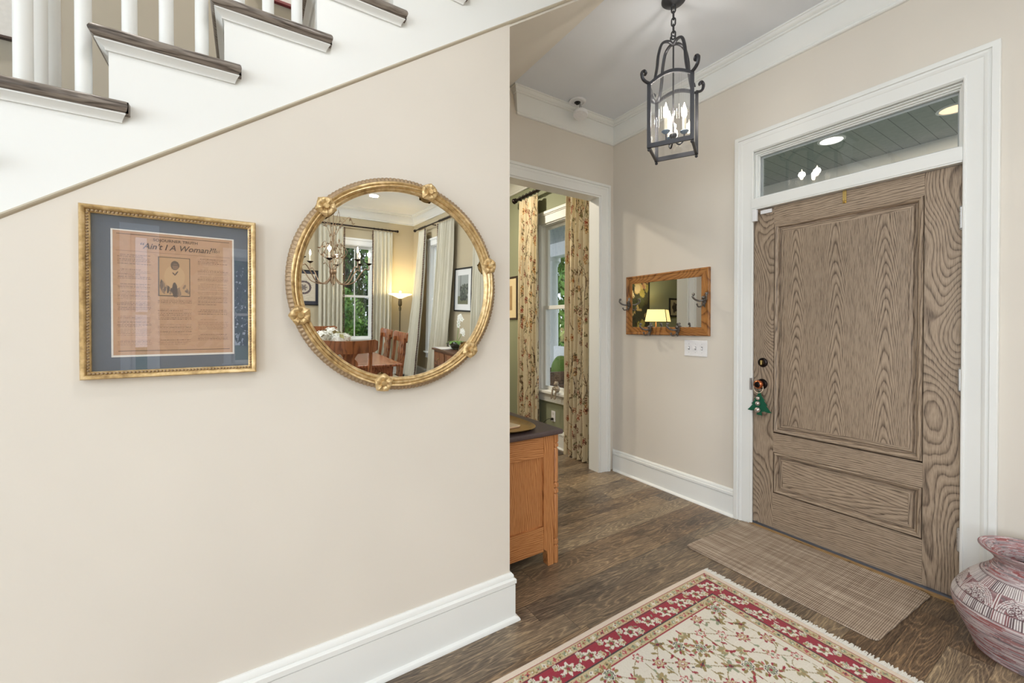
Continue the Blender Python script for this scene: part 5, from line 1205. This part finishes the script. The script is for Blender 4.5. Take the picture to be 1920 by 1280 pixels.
curtain('silk_curtain', 'pale silk curtain at far right edge of the round mirror behind orchid', mpr, (-2.32, -1.98), (-2.42, -2.02), 0.012, 2.80, 5, 0.032, SILKM, group=GS, out=0.075, nu=120, nv=60, seed=6)
GR = 'dark curtain rods in the dining room'
rod('dark curtain rod over the garden window in the round mirror', mpA, 1.04, 2.46, 2.836, 0.10, [1.10+0.075*k for k in range(6)]+[2.05+0.075*k for k in range(5)], BRONZE, [1.30, 2.43], 0.014, GR)
rod('dark curtain rod in the corner right of floor lamp in mirror', mpr, -4.80, -2.98, 2.846, 0.10, [-4.60+0.08*k for k in range(5)]+[-3.60+0.085*k for k in range(7)], BRONZE, [-4.0, -2.99], 0.014, GR)
# art
def p_wreath(c_, w_, h_):
    r_ = random.Random(9); c_.rect(0, 0, w_, h_, (52, 54, 66)); c_.rect(0.05, 0.06, w_-0.05, h_-0.05, (206, 196, 176))
    for k in range(60): c_.ell(r_.uniform(0.07, w_-0.07), r_.uniform(0.08, h_-0.07), 0.03, 0.01, r_.choice([(212, 202, 184), (196, 186, 166)]))
    for k in range(26):
        a = 2*PI*k/26; c_.ell(w_/2+0.105*math.cos(a), h_/2+0.105*math.sin(a), 0.020, 0.016, (88, 78, 80) if k % 2 else (108, 92, 90), a)
    c_.ell(w_/2, h_/2, 0.07, 0.07, (188, 176, 160)); c_.ell(w_/2, h_/2, 0.045, 0.045, (120, 110, 104), jag=0.3, nj=6)
canvas_art('framed_textile', 'dark-framed pale textile with round wreath, left edge of the round mirror', 'picture', mpA, 0.615, 1.085, 1.355, 1.955, 0.007, p_wreath, 0.016, BPLASTIC)
def p_land(c_, w_, h_):
    r_ = random.Random(12); c_.rect(0, 0, w_, h_, (232, 234, 232)); c_.rect(0.10, 0.09, w_-0.10, h_-0.09, (160, 166, 162))
    c_.rect(0.10, 0.09, w_-0.10, 0.22, (112, 116, 92))
    for k in range(120): c_.ell(r_.uniform(0.2, w_-0.12), r_.uniform(0.16, h_*0.62), 0.03, 0.02, r_.choice([(64, 70, 64), (84, 92, 84), (110, 116, 104)]))
    c_.rect(0.19, 0.22, 0.20, 0.55, (70, 70, 66))
    c_.rect(0, 0, w_, 0.09, (232, 234, 232)); c_.rect(0, h_-0.09, w_, h_, (232, 234, 232)); c_.rect(0, 0, 0.10, h_, (232, 234, 232)); c_.rect(w_-0.10, 0, w_, h_, (232, 234, 232))
canvas_art('landscape_picture', 'black-framed landscape with white mat above the orchid in mirror', 'picture', mpr, -3.09, -2.52, 1.345, 1.985, 0.008, p_land, 0.024, BPLASTIC)
# floor lamp
t = thing('floor_lamp', 'lit torchiere floor lamp with bronze pole and glass bowl shade in room corner', 'floor lamp', (2.50, -4.85, 0))
fx_, fy_ = 2.50, -4.86
MB().lathe([(0.14, 0.0), (0.14, 0.015), (0.10, 0.03), (0.03, 0.05), (0.014, 0.08)], (fx_, fy_, 0), 28).build('lamp_base', BRONZE, t, smooth=50)
MB().lathe([(0.013, 0.07), (0.013, 1.28), (0.026, 1.29), (0.020, 1.31), (0.028, 1.33), (0.014, 1.36), (0.032, 1.38), (0.036, 1.40), (0.036, 1.46), (0.030, 1.48), (0.034, 1.50), (0.02, 1.52)], (fx_, fy_, 0), 20).build('lamp_pole', flat('aged_bronze', (92, 80, 58), 0.35, 0.7), t, smooth=50)
MB().lathe([(0.03, 1.515), (0.07, 1.535), (0.15, 1.570), (0.215, 1.590), (0.222, 1.602), (0.215, 1.612), (0.20, 1.612)], (fx_, fy_, 0), 40, caps=False).build('lamp_shade', SHADEGLOW, t, smooth=60)
point('floor_lamp_bulb', (fx_, fy_, 1.640), 26, (1.0, 0.80, 0.50), 0.012)
# table
tx0, tx1, ty0, ty1 = 0.31, 1.43, -3.36, -1.32
t = thing('dining_table', 'polished cherry wood dining table in the round mirror reflection', 'table', (0.87, -2.34, 0))
MB().box((tx0, ty0, 0.733), (tx1, ty1, 0.76)).build('table_top', MAHO, t, bevel=0.008, seg=3)
m = MB(); m.box((tx0+0.08, ty1-0.12, 0.61), (tx1-0.08, ty1-0.095, 0.733)); m.box((tx0+0.08, ty0+0.095, 0.61), (tx1-0.08, ty0+0.12, 0.733)); m.box((tx0+0.08, ty0+0.12, 0.61), (tx0+0.105, ty1-0.12, 0.733)); m.box((tx1-0.105, ty0+0.12, 0.61), (tx1-0.08, ty1-0.12, 0.733)); m.build('table_apron', MAHO, t)
for x in (tx0+0.12, tx1-0.12):
    for y in (ty0+0.14, ty1-0.14): MB().lathe([(0.045, 0.73), (0.045, 0.60), (0.028, 0.58), (0.045, 0.54), (0.050, 0.44), (0.030, 0.20), (0.024, 0.08), (0.034, 0.06), (0.026, 0.0)], (x, y, 0), 20).build('leg', MAHOV, t, smooth=40)
# chairs
def chair_proto(label, group):
    r = thing('dining_chair', label, 'chair', (0, 0, 0), (0, 0, 0), group)
    def lb(mb, nm, mat=MAHOV, **k): return mb.build(nm, mat, r, local=True, **k)
    m = MB(); rows = []
    for k in range(17):
        u = -1+2*k/16; x = u*0.275; y = -0.262+0.045*u*u; top = 1.052-0.010*(1-abs(u)**3)+0.004*u*u; bot = 0.915+(0.012*abs(u)**2)
        if abs(u) > 0.93: top -= 0.022; bot += 0.020
        rows.append([(x, y-0.012, bot), (x, y-0.020, top), (x, y+0.002, top), (x, y+0.010, bot)])
    m.loft(rows, close_u=True); m.add(rows[0], [(0, 1, 2, 3)]); m.add(rows[-1], [(3, 2, 1, 0)]); lb(m, 'crest_rail', bevel=0.003)
    for s_ in (-1, 1):
        rows = [[(s_*0.205-0.016, y-0.018, z), (s_*0.205+0.016, y-0.018, z), (s_*0.205+0.016, y+0.018, z), (s_*0.205-0.016, y+0.018, z)] for y, z in ((-0.215, 0.98), (-0.205, 0.80), (-0.180, 0.60), (-0.165, 0.45), (-0.175, 0.30), (-0.225, 0.12), (-0.29, 0.0))]
        m = MB().loft(rows, close_u=True); m.add(rows[0], [(0, 1, 2, 3)]); m.add(rows[-1], [(3, 2, 1, 0)]); lb(m, 'back_stile')
        rows = [[(s_*0.195-0.018, y-0.016, z), (s_*0.195+0.018, y-0.016, z), (s_*0.195+0.018, y+0.016, z), (s_*0.195-0.018, y+0.016, z)] for y, z in ((0.195, 0.44), (0.215, 0.30), (0.215, 0.16), (0.245, 0.0))]
        m = MB().loft(rows, close_u=True); m.add(rows[0], [(0, 1, 2, 3)]); m.add(rows[-1], [(3, 2, 1, 0)]); lb(m, 'leg')
    half = [(0.085, 0.92), (0.060, 0.885), (0.050, 0.860), (0.075, 0.835), (0.086, 0.805), (0.070, 0.770), (0.052, 0.755), (0.050, 0.70), (0.075, 0.66), (0.085, 0.62), (0.065, 0.57), (0.045, 0.53), (0.055, 0.47)]
    for (x0, z0_), (x1, z1_) in zip(half[:-1], half[1:]): pass
    rows = [[(-x, -0.235+0.09*(0.95-z)-0.008, z), (x, -0.235+0.09*(0.95-z)-0.008, z), (x, -0.235+0.09*(0.95-z)+0.008, z), (-x, -0.235+0.09*(0.95-z)+0.008, z)] for x, z in half]
    m = MB().loft(rows, close_u=True); m.add(rows[0], [(0, 1, 2, 3)]); m.add(rows[-1], [(3, 2, 1, 0)]); lb(m, 'back_splat')
    m = MB().box((-0.235, -0.19, 0.425), (0.235, 0.235, 0.455)); lb(m, 'seat_frame', bevel=0.006)
    m = MB().box((-0.215, -0.165, 0.455), (0.215, 0.215, 0.490)); lb(m, 'seat_cushion', flat('pale_seat_fabric', (196, 186, 160), 0.9), bevel=0.016, seg=3)
    return r
CH = [((0.83, -1.335), PI, 'cherry dining chair in front, its curved crest crossing the mirror bottom left'),
      ((1.46, -2.22), PI/2, 'cherry dining chair on right side of table, nearer the mirror'),
      ((1.46, -2.88), PI/2, 'cherry dining chair on right side of table, farther and behind the other'),
      ((0.87, -3.40), 0, 'cherry dining chair at far table end behind the white flowers'),
      ((0.28, -2.22), -PI/2, 'cherry dining chair on left side of table, nearer the mirror'),
      ((0.28, -2.88), -PI/2, 'cherry dining chair on left side of table, by the far end')]
c0_ = chair_proto(CH[0][2], 'dining chairs around the table')
bpy.context.view_layer.update()
for k, ((x, y), rz, lb_) in enumerate(CH):
    o_ = c0_ if k == 0 else dup(c0_)
    o_.location = (x, y, 0); o_.rotation_euler = (0, 0, rz); o_['label'] = lb_
# chandelier
hx, hy = 0.87, -2.30
t = thing('chandelier', 'gilded iron chandelier with curved arms, candle bulbs and metal leaves', 'chandelier', (hx, hy, ZC))
CIRON = flat('antique_silver_gilt', (150, 128, 104), 0.35, 0.7, nscale=50, var=0.3)
m = MB().lathe([(0.06, ZC), (0.055, ZC-0.02), (0.015, ZC-0.035)], (hx, hy, 0), 24); m.tube([(hx, hy, ZC-0.03), (hx, hy, 1.76)], 0.006, 8); m.build('stem', CIRON, t, smooth=50)
m = MB().ball((hx, hy, 1.775), 0.045, 16, (1, 1, 0.85)); m.ball((hx, hy, 1.72), 0.018, 10); m.tube([(hx, hy, 1.73), (hx, hy, 1.60)], [0.014, 0.006], 8); m.build('center_ball', CIRON, t, smooth=60)
rg = random.Random(2)
for k in range(8):
    a = 2*PI*k/8+0.25; ca, sa = math.cos(a), math.sin(a); rz_ = 0.41; zz = 1.90+0.015*(k % 2)
    P3 = [(hx+r*ca, hy+r*sa, z) for r, z in bez([(0.02, 1.76), (0.05, 1.68), (0.13, 1.630), (0.24, 1.66), (0.31, 1.76), (0.37, 1.83), (rz_, 1.82), (rz_, zz-0.02)], 5)]
    arm = MB().tube(P3, 0.0065, 7).build('arm', CIRON, t, smooth=60)
    cx_, cy_ = hx+rz_*ca, hy+rz_*sa
    MB().lathe([(0.008, zz-0.025), (0.034, zz-0.008), (0.038, zz), (0.034, zz-0.002), (0.01, zz-0.006)], (cx_, cy_, 0), 16).build('drip_pan', BRONZE, arm, smooth=50)
    MB().lathe([(0.010, zz-0.005), (0.010, zz+0.075)], (cx_, cy_, 0), 12).build('candle_sleeve', CANDLE, arm, smooth=50)
    MB().lathe([(0.005, zz+0.075), (0.012, zz+0.09), (0.013, zz+0.10), (0.007, zz+0.125), (0.001, zz+0.145)], (cx_, cy_, 0), 12).build('candle_bulb', BULB, arm, smooth=60)
    if k % 2 == 0: point('chandelier_bulb_light', (cx_, cy_, zz+0.11), 4.0, (1.0, 0.86, 0.66), 0.02)
    m = MB(); b2 = a+0.39; cb, sb = math.cos(b2), math.sin(b2)
    VP3 = [(hx+r*cb, hy+r*sb, z) for r, z in bez([(0.02, 1.80), (0.07+0.05*(k % 2), 1.95), (0.03, 2.15), (0.08, 2.32), (0.19, 2.42+0.04*(k % 3)), (0.24, 2.36)], 5)]
    m.tube(VP3, 0.0028, 5)
    for q in range(3, len(VP3), 3):
        p = Vector(VP3[q]); R_ = Euler((rg.uniform(0, 6), rg.uniform(0, 6), rg.uniform(0, 6))).to_matrix(); m.add([p+R_ @ Vector(v) for v in ((0, 0, 0), (0.018, 0.010, 0), (0.042, 0, 0.004), (0.018, -0.010, 0))], [(0, 1, 2, 3)])
    m.build('leafy_scroll', CIRON, t)
    m = MB(); b2 = a+0.1; cb, sb = math.cos(b2), math.sin(b2)
    VP3 = [(hx+r*cb, hy+r*sb, z) for r, z in bez([(0.01, 1.95), (0.10, 1.93+0.02*(k % 3)), (0.16, 2.02), (0.11, 2.10+0.03*(k % 2)), (0.07, 2.04)], 5)]
    m.tube(VP3, 0.0028, 5)
    for q in range(2, len(VP3), 3):
        p = Vector(VP3[q]); R_ = Euler((rg.uniform(0, 6), rg.uniform(0, 6), rg.uniform(0, 6))).to_matrix(); m.add([p+R_ @ Vector(v) for v in ((0, 0, 0), (0.020, 0.012, 0), (0.048, 0, 0.004), (0.020, -0.012, 0))], [(0, 1, 2, 3)])
    m.build('leafy_scroll', CIRON, t)
# flowers on the table
t = thing('flower_arrangement', 'white hydrangea flowers with olive leaves in a bowl on dining table', 'flowers', (0.84, -2.25, 0.76))
fx_, fy_ = 0.84, -2.25
MB().lathe([(0.07, 0.7605), (0.10, 0.78), (0.14, 0.83), (0.145, 0.88), (0.13, 0.87), (0.09, 0.80)], (fx_, fy_, 0), 28).build('flower_bowl', flat('silver_bowl', (180, 180, 176), 0.25, 0.9), t, smooth=50)
PET = flat('white_petals', (238, 238, 228), 0.7, nscale=40, var=0.12)
for (dx, dy, dz, r_) in ((-0.10, 0.06, 0.98, 0.095), (0.08, 0.10, 0.95, 0.100), (0.02, -0.06, 1.02, 0.09), (-0.18, -0.06, 0.95, 0.085), (0.17, -0.04, 0.96, 0.075)):
    m = MB(); c_ = Vector((fx_+dx, fy_+dy, dz))
    for q in range(240):
        v = Vector((rg.gauss(0, 1), rg.gauss(0, 1), rg.gauss(0, 1))).normalized(); p = c_+v*r_*rg.uniform(0.86, 1.02); u = v.orthogonal().normalized(); w2 = v.cross(u); s_ = 0.013; an = rg.uniform(0, 3)
        u, w2 = u*math.cos(an)+w2*math.sin(an), w2*math.cos(an)-u*math.sin(an)
        m.add([p+u*s_, p+w2*s_, p-u*s_, p-w2*s_, p+v*0.004], [(0, 1, 4), (1, 2, 4), (2, 3, 4), (3, 0, 4)])
    m.ball(c_, r_*0.88, 14); m.build('hydrangea_bloom', PET, t)
m = MB(); 
for q in range(26):
    a = rg.uniform(0, 6.28); p = Vector((fx_+0.20*math.cos(a)*rg.uniform(0.5, 1.1), fy_+0.20*math.sin(a)*rg.uniform(0.5, 1.1), rg.uniform(0.90, 1.08))); R_ = Euler((rg.uniform(-0.8, 0.8), rg.uniform(-0.8, 0.8), a)).to_matrix()
    m.add([p+R_ @ Vector(v) for v in ((-0.01, 0, 0), (0.03, 0.026, 0.006), (0.085, 0, 0.0), (0.03, -0.026, 0.006))], [(0, 1, 2, 3)])
m.build('leaves', flat('olive_leaves', (150, 146, 90), 0.6, nscale=12, var=0.35), t)
# sideboard with orchid
t = thing('sideboard', 'brown wooden sideboard under the picture at right of the round mirror', 'sideboard', (2.55, -1.95, 0))
MB().box((2.26, -2.58, 0.765), (2.74, -1.32, 0.792)).build('sideboard_top', DKWOOD, t, bevel=0.005)
MB().box((2.29, -2.55, 0.10), (2.74, -1.35, 0.765)).build('sideboard_body', oak('sideboard_face_wood', 1, 2, mode='straight', rings=20, rough=0.35, dark=(70, 42, 28), mid=(112, 72, 50), light=(140, 96, 70)), t)
for k in range(3):
    d_ = MB().box((2.276, -2.52+0.39*k, 0.56), (2.29, -2.16+0.39*k, 0.74)).build('drawer', MAHOV, t, bevel=0.002); MB().ball((2.268, -2.34+0.39*k, 0.65), 0.012, 10).build('drawer_knob', BRASS, d_, smooth=60)
for x in (2.31, 2.68):
    for y in (-2.53, -1.40): MB().box((x, y, 0), (x+0.04, y+0.04, 0.10)).build('leg', DKWOOD, t)
t = thing('potted_orchid', 'white orchid with green leaves in a clear glass bowl on the sideboard', 'plant', (2.50, -2.22, 0.792))
ox, oy = 2.50, -2.24
MB().lathe([(0.045, 0.793), (0.085, 0.81), (0.110, 0.85), (0.105, 0.90), (0.10, 0.895), (0.10, 0.85), (0.07, 0.812)], (ox, oy, 0), 28).build('glass_bowl', thin_glass('green_tinted_glass', tint=(0.72, 0.82, 0.78, 1), boost=1.5), t, smooth=50)
MB().lathe([(0.06, 0.815), (0.092, 0.85), (0.09, 0.865), (0.0, 0.875)], (ox, oy, 0), 20, caps=False).build('moss', flat('dark_moss', (70, 76, 56), 0.9), t)
m = MB()
for q in range(7):
    a = q*0.9; p = Vector((ox, oy, 0.87)); d_ = Vector((math.cos(a), math.sin(a), 0)); s_ = Vector((-math.sin(a), math.cos(a), 0))
    m.loft([[p+d_*u*0.15-s_*w_+Vector((0, 0, 0.10*u-0.10*u*u*u)), p+d_*u*0.15+Vector((0, 0, 0.09*u-0.10*u*u*u)), p+d_*u*0.15+s_*w_+Vector((0, 0, 0.10*u-0.10*u*u*u))] for u, w_ in ((0, 0.008), (0.3, 0.03), (0.6, 0.034), (0.85, 0.022), (1.0, 0.003))])
m.build('leaves', LF[1], t, smooth=60)
m = MB(); S1 = bez([(ox, oy, 0.88), (ox+0.01, oy+0.02, 1.05), (ox, oy+0.06, 1.20), (ox-0.02, oy+0.14, 1.27), (ox-0.02, oy+0.20, 1.22)], 6); S2 = bez([(ox, oy, 0.88), (ox+0.02, oy+0.10, 1.0), (ox-0.01, oy+0.20, 1.08), (ox-0.02, oy+0.26, 1.02)], 6)
m.tube([tuple(p) for p in S1], 0.0035, 6); m.tube([tuple(p) for p in S2], 0.003, 6); m.build('flower_stem', LF[1], t)
m = MB()
for S_ in (S1, S2):
    for q in range(9, len(S_), 2):
        c_ = Vector(S_[q]); out_ = Vector((-1, rg.uniform(0.2, 0.8), rg.uniform(-0.2, 0.3))).normalized(); u = out_.orthogonal().normalized(); v = out_.cross(u)
        for z in range(5):
            a = z*1.2566; d_ = u*math.cos(a)+v*math.sin(a); e_ = v*math.cos(a)-u*math.sin(a)
            m.add([c_, c_+d_*0.02+e_*0.016+out_*0.006, c_+d_*0.040+out_*0.002, c_+d_*0.02-e_*0.016+out_*0.006], [(0, 1, 2, 3)])
m.build('orchid_blooms', PET, t)
for k, (dz, rz_) in enumerate(((0.7925, 0.1), (0.7945, -0.15), (0.7965, 0.3))):
    m = MB().box((-0.11, -0.15, 0), (0.11, 0.15, 0.0015)); m.xf(Matrix.Translation((2.40, -2.41 if k else -2.405, dz)) @ Matrix.Rotation(rz_*0.4, 4, 'Z'))
    tag(m.build('paper_sheet', flat(['white_paper', 'lilac_paper', 'white_paper_b'][k], [(236, 236, 236), (196, 186, 206), (240, 238, 232)][k], 0.7)), ['white paper sheet at bottom of papers on the sideboard corner', 'lilac paper sheet between white ones on the sideboard corner', 'white paper sheet topmost of papers on the sideboard corner'][k], 'paper', 'papers on the sideboard')
